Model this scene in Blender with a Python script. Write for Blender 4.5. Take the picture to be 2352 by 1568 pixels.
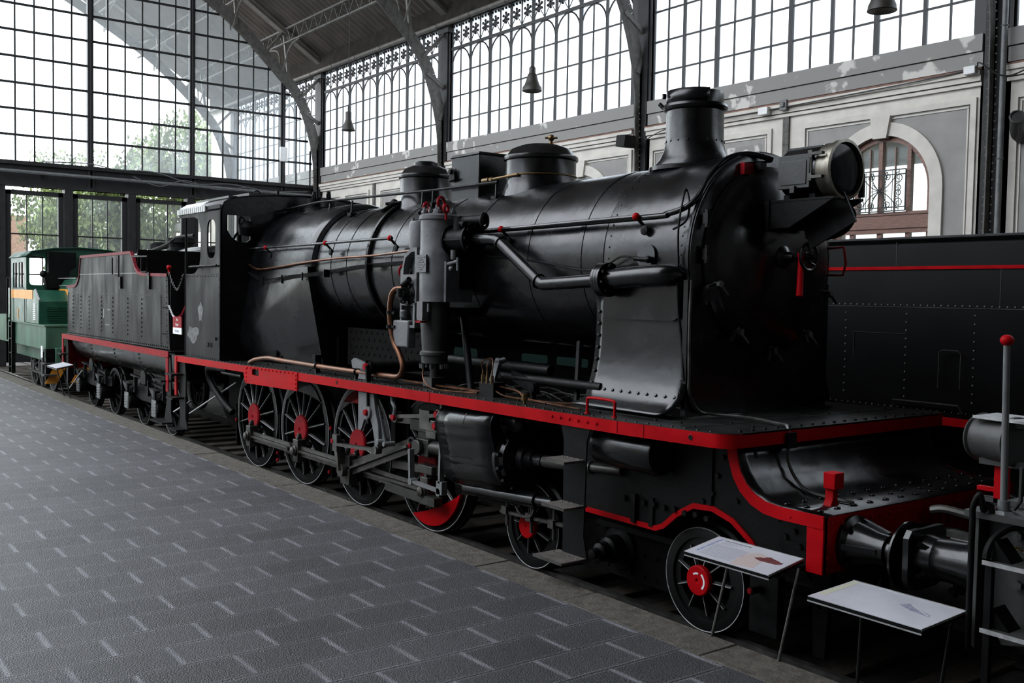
import bpy, math, random
from mathutils import Vector, Matrix
from mathutils.geometry import tessellate_polygon
for o in list(bpy.data.objects): bpy.data.objects.remove(o)
S = bpy.context.scene
COL = S.collection
random.seed(7)
PI = math.pi
sin, cos = math.sin, math.cos

# ------------------------------------------------------------------ camera
CAMP = Vector((0.0, -7.183, 2.746))
YAW, PIT, ROL = -0.92903, 0.0459, 0.017659
fw = Vector((sin(YAW)*cos(PIT), cos(YAW)*cos(PIT), -sin(PIT)))
rt = Vector((cos(YAW), -sin(YAW), 0)); up = rt.cross(fw)
r2 = rt*cos(ROL)+up*sin(ROL); u2 = -rt*sin(ROL)+up*cos(ROL)
cd = bpy.data.cameras.new('camera'); cam = bpy.data.objects.new('camera', cd); COL.objects.link(cam)
M = Matrix.Identity(4)
for i, a in enumerate((r2, u2, -fw)):
    for j in range(3): M[j][i] = a[j]
M.translation = CAMP
cam.matrix_world = M
cd.sensor_width = 36.0; cd.lens = 2310.6/2352*36.0
cd.clip_start = 0.1; cd.clip_end = 400
S.camera = cam

# ------------------------------------------------------------------ sky, exposure
S.view_settings.view_transform = 'Standard'; S.view_settings.look = 'None'
S.view_settings.gamma = 1.0; S.view_settings.use_curve_mapping = False
S.view_settings.exposure = 0.0
W = bpy.data.worlds.new('overcast_sky'); S.world = W; W.use_nodes = True
wn = W.node_tree; wn.nodes.clear()
bg = wn.nodes.new('ShaderNodeBackground'); wo = wn.nodes.new('ShaderNodeOutputWorld')
bg.inputs[0].default_value = (0.93, 0.965, 1.0, 1); bg.inputs[1].default_value = 7.0
wn.links.new(bg.outputs[0], wo.inputs[0])
S.cycles.use_denoising = True
try: S.cycles.denoiser = 'OPENIMAGEDENOISE'
except Exception: pass
S.cycles.max_bounces = 6; S.cycles.diffuse_bounces = 3; S.cycles.glossy_bounces = 3
S.cycles.transmission_bounces = 4; S.cycles.transparent_max_bounces = 12
S.cycles.sample_clamp_indirect = 6.0; S.cycles.caustics_reflective = False; S.cycles.caustics_refractive = False

def portal(name, loc, rot, sx, sy):
    l = bpy.data.lights.new(name, 'AREA'); l.shape = 'RECTANGLE'; l.size = sx; l.size_y = sy
    l.cycles.is_portal = True
    o = bpy.data.objects.new(name, l); o.location = loc; o.rotation_euler = rot; COL.objects.link(o)
# daylight enters through the glazed gable, the two clerestories and an added skylight (portals only guide sky sampling)
portal('gable_daylight', (-40.6, -5.5, 13.5), (0, -PI/2, 0), 14, 34)
portal('clerestory_daylight', (-15, 12.7, 10.0), (-PI/2, 0, 0), 72, 4.6)
portal('clerestory_daylight', (-30, -23.7, 10.0), (PI/2, 0, 0), 42, 4.6)
portal('roof_light', (-30, -12.9, 19.2), (math.atan(.63), 0, 0), 46, 15)  # portal for the skylight added on the unseen roof slope
# ------------------------------------------------------------------ helpers
def V(*a): return Vector(a if len(a) > 1 else a[0])
def basis(ax, ref=None):
    ax = Vector(ax).normalized()
    ref = Vector(ref) if ref is not None else (Vector((0, 0, 1)) if abs(ax.z) < .9 else Vector((1, 0, 0)))
    u = (ref-ax*ref.dot(ax)).normalized(); w = ax.cross(u)
    return ax, u, w
def interp(tab, x):
    if x <= tab[0][0]: return tab[0][1]
    for (a, p), (b, q) in zip(tab, tab[1:]):
        if x <= b: return p+(q-p)*(x-a)/(b-a)
    return tab[-1][1]
def spline(P, n=6):
    P = [Vector(p) for p in P]; out = []
    for i in range(len(P)-1):
        a = P[max(i-1, 0)]; b = P[i]; c = P[i+1]; d = P[min(i+2, len(P)-1)]
        for k in range(n):
            t = k/n
            out.append(.5*((2*b)+(c-a)*t+(2*a-5*b+4*c-d)*t*t+(3*b-a-3*c+d)*t**3))
    out.append(P[-1]); return out
def arc2(cx, cy, r, a0, a1, n=10):
    return [(cx+r*cos(math.radians(a0+(a1-a0)*i/n)), cy+r*sin(math.radians(a0+(a1-a0)*i/n))) for i in range(n+1)]
def rrect(x0, x1, y0, y1, r, n=4):
    return arc2(x1-r, y0+r, r, -90, 0, n)+arc2(x1-r, y1-r, r, 0, 90, n)+arc2(x0+r, y1-r, r, 90, 180, n)+arc2(x0+r, y0+r, r, 180, 270, n)

class MB:
    def __init__(s): s.v = []; s.f = []; s.mi = []
    def add(s, vs, fs, mi=0):
        b = len(s.v); s.v += [tuple(v) for v in vs]
        for f in fs: s.f.append([b+i for i in f]); s.mi.append(mi)
        return s
    def box(s, x0, x1, y0, y1, z0, z1, mi=0):
        vs = [(x, y, z) for x in (x0, x1) for y in (y0, y1) for z in (z0, z1)]
        return s.add(vs, [(0, 1, 3, 2), (4, 6, 7, 5), (0, 4, 5, 1), (2, 3, 7, 6), (0, 2, 6, 4), (1, 5, 7, 3)], mi)
    def beam(s, p0, p1, w, h, ref=None, mi=0):
        p0, p1 = Vector(p0), Vector(p1); ax, u, q = basis(p1-p0, ref)
        vs = [p+u*(h/2*a)+q*(w/2*b) for p in (p0, p1) for a in (-1, 1) for b in (-1, 1)]
        return s.add(vs, [(0, 1, 3, 2), (4, 6, 7, 5), (0, 4, 5, 1), (2, 3, 7, 6), (0, 2, 6, 4), (1, 5, 7, 3)], mi)
    def lathe(s, o, ax, prof, n=24, mi=0, ref=None):
        o = Vector(o); ax, u, w = basis(ax, ref); b = len(s.v); rings = []
        for r, t in prof:
            if r < 1e-6: rings.append([len(s.v)]); s.v.append(tuple(o+ax*t))
            else:
                rings.append(list(range(len(s.v), len(s.v)+n)))
                for i in range(n):
                    a = 2*PI*i/n; s.v.append(tuple(o+ax*t+(u*cos(a)+w*sin(a))*r))
        for A, B in zip(rings, rings[1:]):
            for i in range(n):
                j = (i+1) % n
                if len(A) == 1 and len(B) == 1: continue
                if len(A) == 1: f = [A[0], B[j], B[i]]
                elif len(B) == 1: f = [A[i], A[j], B[0]]
                else: f = [A[i], A[j], B[j], B[i]]
                s.f.append(f); s.mi.append(mi)
        return s
    def cyl(s, p0, p1, r0, r1=None, n=16, mi=0):
        p0, p1 = Vector(p0), Vector(p1); L = (p1-p0).length; r1 = r0 if r1 is None else r1
        return s.lathe(p0, p1-p0, [(0, 0), (r0, 0), (r1, L), (0, L)], n, mi)
    def tube(s, P, r, n=8, mi=0, closed=False):
        P = [Vector(p) for p in P]; m = len(P); b = len(s.v)
        T = []
        for i in range(m):
            a = P[(i-1) % m] if (closed or i > 0) else P[i]; c = P[(i+1) % m] if (closed or i < m-1) else P[i]
            T.append((c-a).normalized())
        _, u, _w = basis(T[0])
        for i in range(m):
            u = (u-T[i]*u.dot(T[i])).normalized(); w = T[i].cross(u)
            rr = r[i] if isinstance(r, (list, tuple)) else r
            for k in range(n):
                a = 2*PI*k/n; s.v.append(tuple(P[i]+(u*cos(a)+w*sin(a))*rr))
        for i in range(m if closed else m-1):
            for k in range(n):
                A, B = b+i*n, b+((i+1) % m)*n
                s.f.append([A+k, A+(k+1) % n, B+(k+1) % n, B+k]); s.mi.append(mi)
        if not closed:
            s.f.append([b+k for k in range(n)][::-1]); s.mi.append(mi)
            s.f.append([b+(m-1)*n+k for k in range(n)]); s.mi.append(mi)
        return s
    def ball(s, c, r, n=12, mi=0, sq=(1, 1, 1)):
        b = len(s.v); k = max(4, n//2)
        s.lathe((0, 0, 0), (0, 0, 1), [(r*sin(PI*i/k) if 0 < i < k else 0, -r*cos(PI*i/k)) for i in range(k+1)], n, mi)
        for i in range(b, len(s.v)):
            x, y, z = s.v[i]; s.v[i] = (c[0]+x*sq[0], c[1]+y*sq[1], c[2]+z*sq[2])
        return s
    def rivet(s, c, nrm, r=.016, h=None, n=6, mi=0):
        h = r*.75 if h is None else h
        return s.lathe(c, nrm, [(r, 0), (r*.75, h*.7), (0, h)], n, mi)
    def bolt(s, c, nrm, r=.02, h=.03, mi=0):
        return s.lathe(c, nrm, [(r, 0), (r, h), (0, h)], 6, mi)
    def rivrow(s, p0, p1, n, nrm, r=.016, mi=0):
        p0, p1 = Vector(p0), Vector(p1)
        for i in range(n): s.rivet(p0.lerp(p1, i/max(1, n-1)), nrm, r, mi=mi)
        return s
    def torus(s, c, ax, R, r, n=24, m=8, mi=0, a0=0, a1=360):
        ax, u, w = basis(ax); c = Vector(c); full = abs(a1-a0) >= 360
        P = [c+(u*cos(math.radians(a0+(a1-a0)*i/n))+w*sin(math.radians(a0+(a1-a0)*i/n)))*R for i in range(n if full else n+1)]
        return s.tube(P, r, m, mi, closed=full)
    def prism(s, poly, fn, d0, d1, holes=(), mi=0, mis=None):
        """2-D outline (with holes) extruded; fn(u, v, d) gives the 3-D point."""
        loops = [list(poly)]+[list(h) for h in holes]
        flat = [p for l in loops for p in l]; n = len(flat)
        tri = tessellate_polygon([[Vector((p[0], p[1], 0)) for p in l] for l in loops])
        b = len(s.v); s.v += [tuple(fn(p[0], p[1], d0)) for p in flat]+[tuple(fn(p[0], p[1], d1)) for p in flat]
        if not holes:
            s.f.append([b+i for i in range(n)]); s.mi.append(mi); s.f.append([b+n+i for i in range(n)][::-1]); s.mi.append(mi)
        else:
            for t in tri:
                s.f.append([b+i for i in t]); s.mi.append(mi); s.f.append([b+n+i for i in t][::-1]); s.mi.append(mi)
        o = 0
        for l in loops:
            m = len(l)
            for i in range(m):
                j = (i+1) % m
                s.f.append([b+o+i, b+o+j, b+n+o+j, b+n+o+i]); s.mi.append(mi if mis is None else mis)
            o += m
        return s
    def grid(s, G, mi=0, closed=False):
        b = len(s.v); R, C = len(G), len(G[0])
        for row in G: s.v += [tuple(p) for p in row]
        for i in range(R-1):
            for j in range(C if closed else C-1):
                k = (j+1) % C
                s.f.append([b+i*C+j, b+i*C+k, b+(i+1)*C+k, b+(i+1)*C+j]); s.mi.append(mi)
        return s
    def build(s, name, mats, parent=None, label=None, bevel=0, solid=0, ang=38, origin=None, solid_off=0):
        me = bpy.data.meshes.new(name)
        off = ORG.get(parent, Vector((0, 0, 0))) if parent else Vector((0, 0, 0))
        own = Vector(origin) if origin is not None else (off if parent else Vector((0, 0, 0)))
        if not parent and origin is None and s.v:
            xs = [v[0] for v in s.v]; ys = [v[1] for v in s.v]; zs = [v[2] for v in s.v]
            own = Vector(((min(xs)+max(xs))/2, (min(ys)+max(ys))/2, min(zs)))
        me.from_pydata([tuple(Vector(v)-own) for v in s.v], [], s.f)
        mats = mats if isinstance(mats, (list, tuple)) else [mats]
        for m in mats: me.materials.append(m)
        if len(mats) > 1: me.polygons.foreach_set('material_index', s.mi)
        bm_fix(me)
        me.polygons.foreach_set('use_smooth', [True]*len(me.polygons))
        me.set_sharp_from_angle(angle=math.radians(ang))
        o = bpy.data.objects.new(name, me); COL.objects.link(o)
        o.location = own-off
        if parent: o.parent = parent
        ORG[o] = own
        if label: o['label'] = label
        if solid:
            md = o.modifiers.new('thickness', 'SOLIDIFY'); md.thickness = solid; md.offset = solid_off
        if bevel:
            md = o.modifiers.new('edge', 'BEVEL'); md.width = bevel; md.segments = 2; md.limit_method = 'ANGLE'; md.angle_limit = .7; md.harden_normals = False
        return o
import bmesh
def bm_fix(me):
    bm = bmesh.new(); bm.from_mesh(me); bmesh.ops.recalc_face_normals(bm, faces=bm.faces); bm.to_mesh(me); bm.free()
ORG = {}
def root(name, label, cat, loc, group=None):
    o = bpy.data.objects.new(name, None); COL.objects.link(o); o.location = loc; o.empty_display_size = .2
    o['label'] = label; o['category'] = cat
    if group: o['group'] = group
    ORG[o] = Vector(loc); return o
def tag(o, label, cat, group=None):
    o['label'] = label; o['category'] = cat
    if group: o['group'] = group
    return o
def struct(o): o['kind'] = 'structure'; return o
def dup(o, parent=None, loc=None, rot=None):
    c = o.copy(); COL.objects.link(c)
    if parent: c.parent = parent
    if loc is not None: c.location = loc
    if rot is not None: c.rotation_euler = rot
    for ch in list(o.children): dup(ch, c)
    return c
def XZ(u, v, d): return (u, d, v)      # outline in the x-z plane, depth along y
def YZ(u, v, d): return (d, u, v)
def XY(u, v, d): return (u, v, d)

# ------------------------------------------------------------------ materials
def mat(name, col, rough=.5, metal=0, var=0, vscale=6, bump=0, bscale=30, rvar=0, spec=.5, coat=0, stretch=(1, 1, 1), col2=None, thr=None):
    m = bpy.data.materials.new(name); m.use_nodes = True; nt = m.node_tree; N = nt.nodes; L = nt.links
    p = N['Principled BSDF']; c4 = (*col, 1)
    p.inputs['Base Color'].default_value = c4; p.inputs['Roughness'].default_value = rough; p.inputs['Metallic'].default_value = metal
    p.inputs['Specular IOR Level'].default_value = spec; p.inputs['Coat Weight'].default_value = coat
    if var or bump or rvar or col2:
        tc = N.new('ShaderNodeTexCoord'); mp = N.new('ShaderNodeMapping'); mp.inputs['Scale'].default_value = stretch
        L.new(tc.outputs['Object'], mp.inputs[0])
        n1 = N.new('ShaderNodeTexNoise'); n1.inputs['Scale'].default_value = vscale; n1.inputs['Detail'].default_value = 5; L.new(mp.outputs[0], n1.inputs[0])
        if col2:
            rp = N.new('ShaderNodeValToRGB'); t0, t1 = thr or (.4, .6)
            rp.color_ramp.elements[0].position = t0; rp.color_ramp.elements[0].color = c4
            rp.color_ramp.elements[1].position = t1; rp.color_ramp.elements[1].color = (*col2, 1)
            L.new(n1.outputs[0], rp.inputs[0]); L.new(rp.outputs[0], p.inputs['Base Color'])
        elif var:
            rp = N.new('ShaderNodeValToRGB')
            rp.color_ramp.elements[0].position = .3; rp.color_ramp.elements[0].color = (*[c*(1-var) for c in col], 1)
            rp.color_ramp.elements[1].position = .7; rp.color_ramp.elements[1].color = (*[min(1, c*(1+var)) for c in col], 1)
            L.new(n1.outputs[0], rp.inputs[0]); L.new(rp.outputs[0], p.inputs['Base Color'])
        if rvar:
            mr = N.new('ShaderNodeMapRange'); mr.inputs[1].default_value = .3; mr.inputs[2].default_value = .7
            mr.inputs[3].default_value = max(.03, rough-rvar); mr.inputs[4].default_value = min(1, rough+rvar)
            L.new(n1.outputs[0], mr.inputs[0]); L.new(mr.outputs[0], p.inputs['Roughness'])
        if bump:
            n2 = N.new('ShaderNodeTexNoise'); n2.inputs['Scale'].default_value = bscale; n2.inputs['Detail'].default_value = 3; L.new(mp.outputs[0], n2.inputs[0])
            b = N.new('ShaderNodeBump'); b.inputs['Strength'].default_value = bump; b.inputs['Distance'].default_value = .02
            L.new(n2.outputs[0], b.inputs['Height']); L.new(b.outputs[0], p.inputs['Normal'])
    return m
def glass(name, tcol, trans=.85, rough=.03, white=0.0):
    m = bpy.data.materials.new(name); m.use_nodes = True; nt = m.node_tree; N = nt.nodes; L = nt.links
    N.remove(N['Principled BSDF']); out = N['Material Output']
    t = N.new('ShaderNodeBsdfTransparent'); t.inputs[0].default_value = (*tcol, 1)
    g = N.new('ShaderNodeBsdfGlossy'); g.inputs['Roughness'].default_value = rough; g.inputs[0].default_value = (.9, .95, 1, 1)
    mx = N.new('ShaderNodeMixShader'); mx.inputs[0].default_value = 1-trans
    L.new(t.outputs[0], mx.inputs[1]); L.new(g.outputs[0], mx.inputs[2]); last = mx
    if white:
        d = N.new('ShaderNodeBsdfTranslucent'); d.inputs[0].default_value = (.85, .9, .95, 1)
        m2 = N.new('ShaderNodeMixShader'); m2.inputs[0].default_value = white
        L.new(last.outputs[0], m2.inputs[1]); L.new(d.outputs[0], m2.inputs[2]); last = m2
    L.new(last.outputs[0], out.inputs[0]); return m

BLK = mat('black_gloss_paint', (.0028, .0029, .0033), .24, var=.25, vscale=3, bump=.10, bscale=7, rvar=.07)
BLKB = mat('black_boiler_cladding', (.003, .0032, .0038), .25, var=.3, vscale=2.5, bump=.16, bscale=5, rvar=.08)
BLKD = mat('black_dull_paint', (.0028, .0028, .0028), .48, spec=.14, var=.3, vscale=8, bump=.1, bscale=25, rvar=.1)
SOOT = mat('sooty_underframe_iron', (.0035, .0032, .003), .7, spec=.06, var=.4, vscale=9, bump=.15, bscale=30)
SAT = mat('worn_charcoal_plate', (.0068, .0068, .0072), .48, spec=.10, var=.6, vscale=4, bump=.08, bscale=6, rvar=.1, stretch=(1, 1, .3))
DECK = mat('dark_running_plate', (.007, .0068, .0062), .4, spec=.35, var=.35, vscale=5, bump=.08, bscale=18, rvar=.12)
RED = mat('signal_red_paint', (.36, .003, .006), .42, spec=.06, var=.16, vscale=5, bump=.06, bscale=14, rvar=.08)
REDO = mat('dull_dark_red_paint', (.13, .012, .018), .5, spec=.12, var=.3, vscale=6)
TANKB = mat('dull_black_tank_paint', (.0026, .0026, .0028), .5, spec=.07, var=.5, vscale=2)
TREAD = mat('worn_step_plate', (.085, .075, .066), .6, var=.4, vscale=12, bump=.2, bscale=30)
REDD = mat('faded_red_paint', (.24, .007, .012), .45, spec=.06, var=.2, vscale=6)
STEEL = mat('dull_steel_rod', (.12, .115, .105), .38, metal=.85, var=.3, vscale=9, rvar=.1, bump=.05)
STEELD = mat('dark_oiled_steel', (.07, .068, .062), .42, metal=.7, var=.35, vscale=9, rvar=.1)
EDGE = mat('bare_worn_edge_metal', (.42, .42, .42), .42, metal=.5, var=.25, vscale=20)  # bare bright metal, also paints the highlight on tyre edges
COPPER = mat('tarnished_copper', (.15, .066, .036), .36, metal=.9, var=.35, vscale=7, rvar=.1)
BRASS = mat('brass', (.16, .10, .04), .38, metal=.9, var=.25, vscale=15)
PUMP = mat('grey_pump_casting', (.11, .113, .118), .47, var=.25, vscale=7, bump=.22, bscale=14, rvar=.1)
GREY = mat('mid_grey_paint', (.12, .125, .125), .5, var=.2, vscale=8)
GREYD = mat('dark_grey_green_paint', (.03, .031, .029), .5, var=.3, vscale=5, bump=.08)
GREEN = mat('dark_green_paint', (.008, .055, .032), .38, var=.2, vscale=3, rvar=.08)
GREENL = mat('weathered_green_frame', (.05, .11, .07), .5, spec=.25, var=.35, vscale=4, stretch=(1, 1, .3))
ORANGE = mat('orange_stripe_paint', (.62, .26, .03), .45, var=.1)
WHITE = mat('white_paint', (.75, .75, .74), .5, var=.08)
LENS = mat('dark_lamp_glass', (.006, .008, .012), .10, spec=.12)
RUBBER = mat('black_rubber', (.012, .012, .012), .6)
EAVE = mat('dark_eave_timber', (.022, .019, .016), .8, spec=.1, var=.4, vscale=3)
IRON = mat('dark_grey_ironwork', (.024, .0235, .024), .5, spec=.2, var=.25, vscale=4, bump=.06)
IRONL = mat('riveted_grey_ironwork', (.105, .10, .092), .6, spec=.2, var=.3, vscale=5, bump=.08)
BAR = mat('dark_glazing_bar', (.010, .010, .011), .55)
CREAM = mat('off_white_wall_plaster', (.60, .565, .51), .75, var=.12, vscale=2.5, bump=.1, bscale=12)
WGREY = mat('grey_wall_panel', (.29, .278, .265), .8, var=.12, vscale=2, bump=.1, bscale=12)
PEEL = mat('peeling_grey_ledge_paint', (.25, .243, .23), .8, col2=(.58, .555, .52), thr=(.60, .64), vscale=1.8, bump=.15, bscale=10)
LINE = mat('red_brown_wall_line', (.20, .09, .06), .7, var=.4, vscale=4)
WOOD = mat('reddish_brown_wood', (.17, .075, .05), .45, var=.35, vscale=6, stretch=(1, 1, 6))
ROOF = mat('brown_corrugated_roof', (.075, .063, .053), .7, var=.35, vscale=1.2)
PURL = mat('grey_roof_ironwork', (.095, .088, .078), .6, var=.3, vscale=3)
KERB = mat('granite_kerb', (.080, .072, .060), .8, spec=.25, var=.35, vscale=14, bump=.5, bscale=40)
BALL = mat('dark_track_bed', (.030, .026, .022), .85, var=.5, vscale=5, bump=.6, bscale=18)
TIES = mat('old_sleeper_timber', (.07, .058, .045), .8, var=.4, vscale=6, bump=.3, stretch=(6, 1, 1))
LAMPM = mat('brown_grey_lamp_metal', (.028, .024, .019), .5, var=.25, vscale=9)
PAPER = mat('grey_white_panel_sheet', (.50, .50, .54), .3, var=.06, vscale=5)
PINKF = mat('pale_pink_print', (.50, .41, .39), .4)
INK = mat('dark_red_print', (.13, .035, .035), .5, var=.5, vscale=60)
TEXT = mat('grey_print', (.30, .30, .36), .5)
BLUE = mat('blue_print', (.07, .13, .42), .5)
TEAL = mat('teal_paint', (.02, .10, .09), .45)
CLEAR = glass('dusty_clear_glass', (.95, .97, .97), .93, .06, white=.10)
CLEARD = glass('clear_door_glass', (.93, .95, .93), .97, .06, white=.03)
ROOFG = glass('roof_light_glass', (.97, .98, 1), .97, .2)
WHEEL = mat('oily_black_wheel', (.0035, .0035, .0035), .45, spec=.25, var=.3)
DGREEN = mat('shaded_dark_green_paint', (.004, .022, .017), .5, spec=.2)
FROST = glass('frosted_window_glass', (.72, .74, .76), .95, .2, white=.30)
DOORG = glass('old_door_glass', (.45, .47, .46), .97, .04)

def paving_mat():
    """staggered stone slabs: pale worn short joints, dark open long joints, pitted faces"""
    m = bpy.data.materials.new('grey_stone_paving'); m.use_nodes = True; nt = m.node_tree; N = nt.nodes; L = nt.links; p = N['Principled BSDF']
    tc = N.new('ShaderNodeTexCoord'); sx = N.new('ShaderNodeSeparateXYZ'); L.new(tc.outputs['Object'], sx.inputs[0])
    def mt(op, a, b=None, c=None):
        n = N.new('ShaderNodeMath'); n.operation = op
        for i, q in enumerate((a, b, c)):
            if q is None: continue
            if isinstance(q, (int, float)): n.inputs[i].default_value = q
            else: L.new(q, n.inputs[i])
        return n.outputs[0]
    wob = N.new('ShaderNodeTexNoise'); wob.inputs['Scale'].default_value = 3.0; L.new(tc.outputs['Object'], wob.inputs[0])
    wv = mt('MULTIPLY_ADD', wob.outputs[0], .02, -.01)
    u = mt('DIVIDE', mt('ADD', sx.outputs[0], wv), .41); row = mt('FLOOR', u); fu = mt('FRACT', u)
    v = mt('ADD', mt('DIVIDE', mt('ADD', sx.outputs[1], wv), .66), mt('MULTIPLY', mt('MODULO', mt('ABSOLUTE', row), 2.0), .5)); cell = mt('FLOOR', v); fv = mt('FRACT', v)
    du = mt('MULTIPLY', mt('MINIMUM', fu, mt('SUBTRACT', 1.0, fu)), .41); dv = mt('MULTIPLY', mt('MINIMUM', fv, mt('SUBTRACT', 1.0, fv)), .66)
    jl = mt('LESS_THAN', du, mt('MULTIPLY_ADD', wob.outputs[0], .010, .003)); js = mt('LESS_THAN', dv, .013); je = mt('LESS_THAN', mt('MINIMUM', du, dv), .026)
    cv = N.new('ShaderNodeCombineXYZ'); L.new(row, cv.inputs[0]); L.new(cell, cv.inputs[1])
    wn_ = N.new('ShaderNodeTexWhiteNoise'); wn_.noise_dimensions = '2D'; L.new(cv.outputs[0], wn_.inputs['Vector'])
    n = N.new('ShaderNodeTexNoise'); n.inputs['Scale'].default_value = .9; n.inputs['Detail'].default_value = 6; L.new(tc.outputs['Object'], n.inputs[0])
    g = N.new('ShaderNodeTexNoise'); g.inputs['Scale'].default_value = 85; g.inputs['Detail'].default_value = 2; L.new(tc.outputs['Object'], g.inputs[0])
    val = mt('MULTIPLY', mt('MULTIPLY_ADD', wn_.outputs[0], .3, .8), mt('MULTIPLY', mt('MULTIPLY_ADD', n.outputs[0], .8, .6), mt('MULTIPLY_ADD', g.outputs[0], 2.4, -.2)))
    base = mt('MULTIPLY', mt('MULTIPLY', val, .062), mt('MULTIPLY_ADD', mt('MULTIPLY', je, wob.outputs[0]), 1.8, 1.0))
    base = mt('MULTIPLY_ADD', js, mt('SUBTRACT', mt('MULTIPLY_ADD', wob.outputs[0], .26, .05), base), base)
    base = mt('MULTIPLY', base, mt('MULTIPLY_ADD', jl, -.78, 1.0))
    cc = N.new('ShaderNodeCombineColor'); L.new(base, cc.inputs[0]); L.new(mt('MULTIPLY', base, 1.01), cc.inputs[1]); L.new(mt('MULTIPLY', base, 1.08), cc.inputs[2])
    L.new(cc.outputs[0], p.inputs['Base Color'])
    h = mt('ADD', mt('MULTIPLY', g.outputs[0], 1.0), mt('ADD', mt('MULTIPLY', jl, -1.5), mt('MULTIPLY', js, -.4)))
    b = N.new('ShaderNodeBump'); b.inputs['Strength'].default_value = .8; b.inputs['Distance'].default_value = .016
    L.new(h, b.inputs['Height']); L.new(b.outputs[0], p.inputs['Normal'])
    p.inputs['Roughness'].default_value = .46; p.inputs['Specular IOR Level'].default_value = .36
    return m
PAVE = paving_mat()
# ------------------------------------------------------------------ the hall
XC = [-49.4, -39.6, -29.8, -19.95, -10.2, -.4, 9.4, 19.2]      # column / rib planes
X0, X1 = -52.5, 21.0
MB().box(X0, X1, -23, -1.95, -.3, .25).build('floor', PAVE, ang=30, origin=(0, 0, 0))
struct(bpy.data.objects['floor'])
mb = MB(); x = X0; random.seed(3)
while x < X1:
    l = random.uniform(1.1, 1.6); mb.box(x, min(x+l-.008, X1), -1.95, -1.55, -.3, .25+random.uniform(-.004, .004)); x += l
struct(mb.build('trim_1', KERB, bevel=.012, origin=(0, 0, 0)))
struct(MB().box(X0, X1, -1.55, 12.4, -.6, -.17).build('track_bed', BALL, origin=(0, 0, 0)))
for yc in (0, 4.2):
    for s in (-1, 1):
        mb = MB(); y = yc+s*.87
        mb.box(X0, X1, y-.035, y+.035, -.045, 0).box(X0, X1, y-.009, y+.009, -.13, -.04).box(X0, X1, y-.065, y+.065, -.15, -.13)
        struct(mb.build('track_rail', STEELD, origin=(0, 0, 0)))
sl = None; x = -40.0
while x < 1.5:
    if sl is None:
        sl = struct(MB().box(x-.13, x+.13, -1.35, 1.35, -.2, -.12).build('railway_sleeper', TIES, bevel=.01))
    else:
        c = sl.copy(); COL.objects.link(c); c.location.x = x
    x += .62

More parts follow.
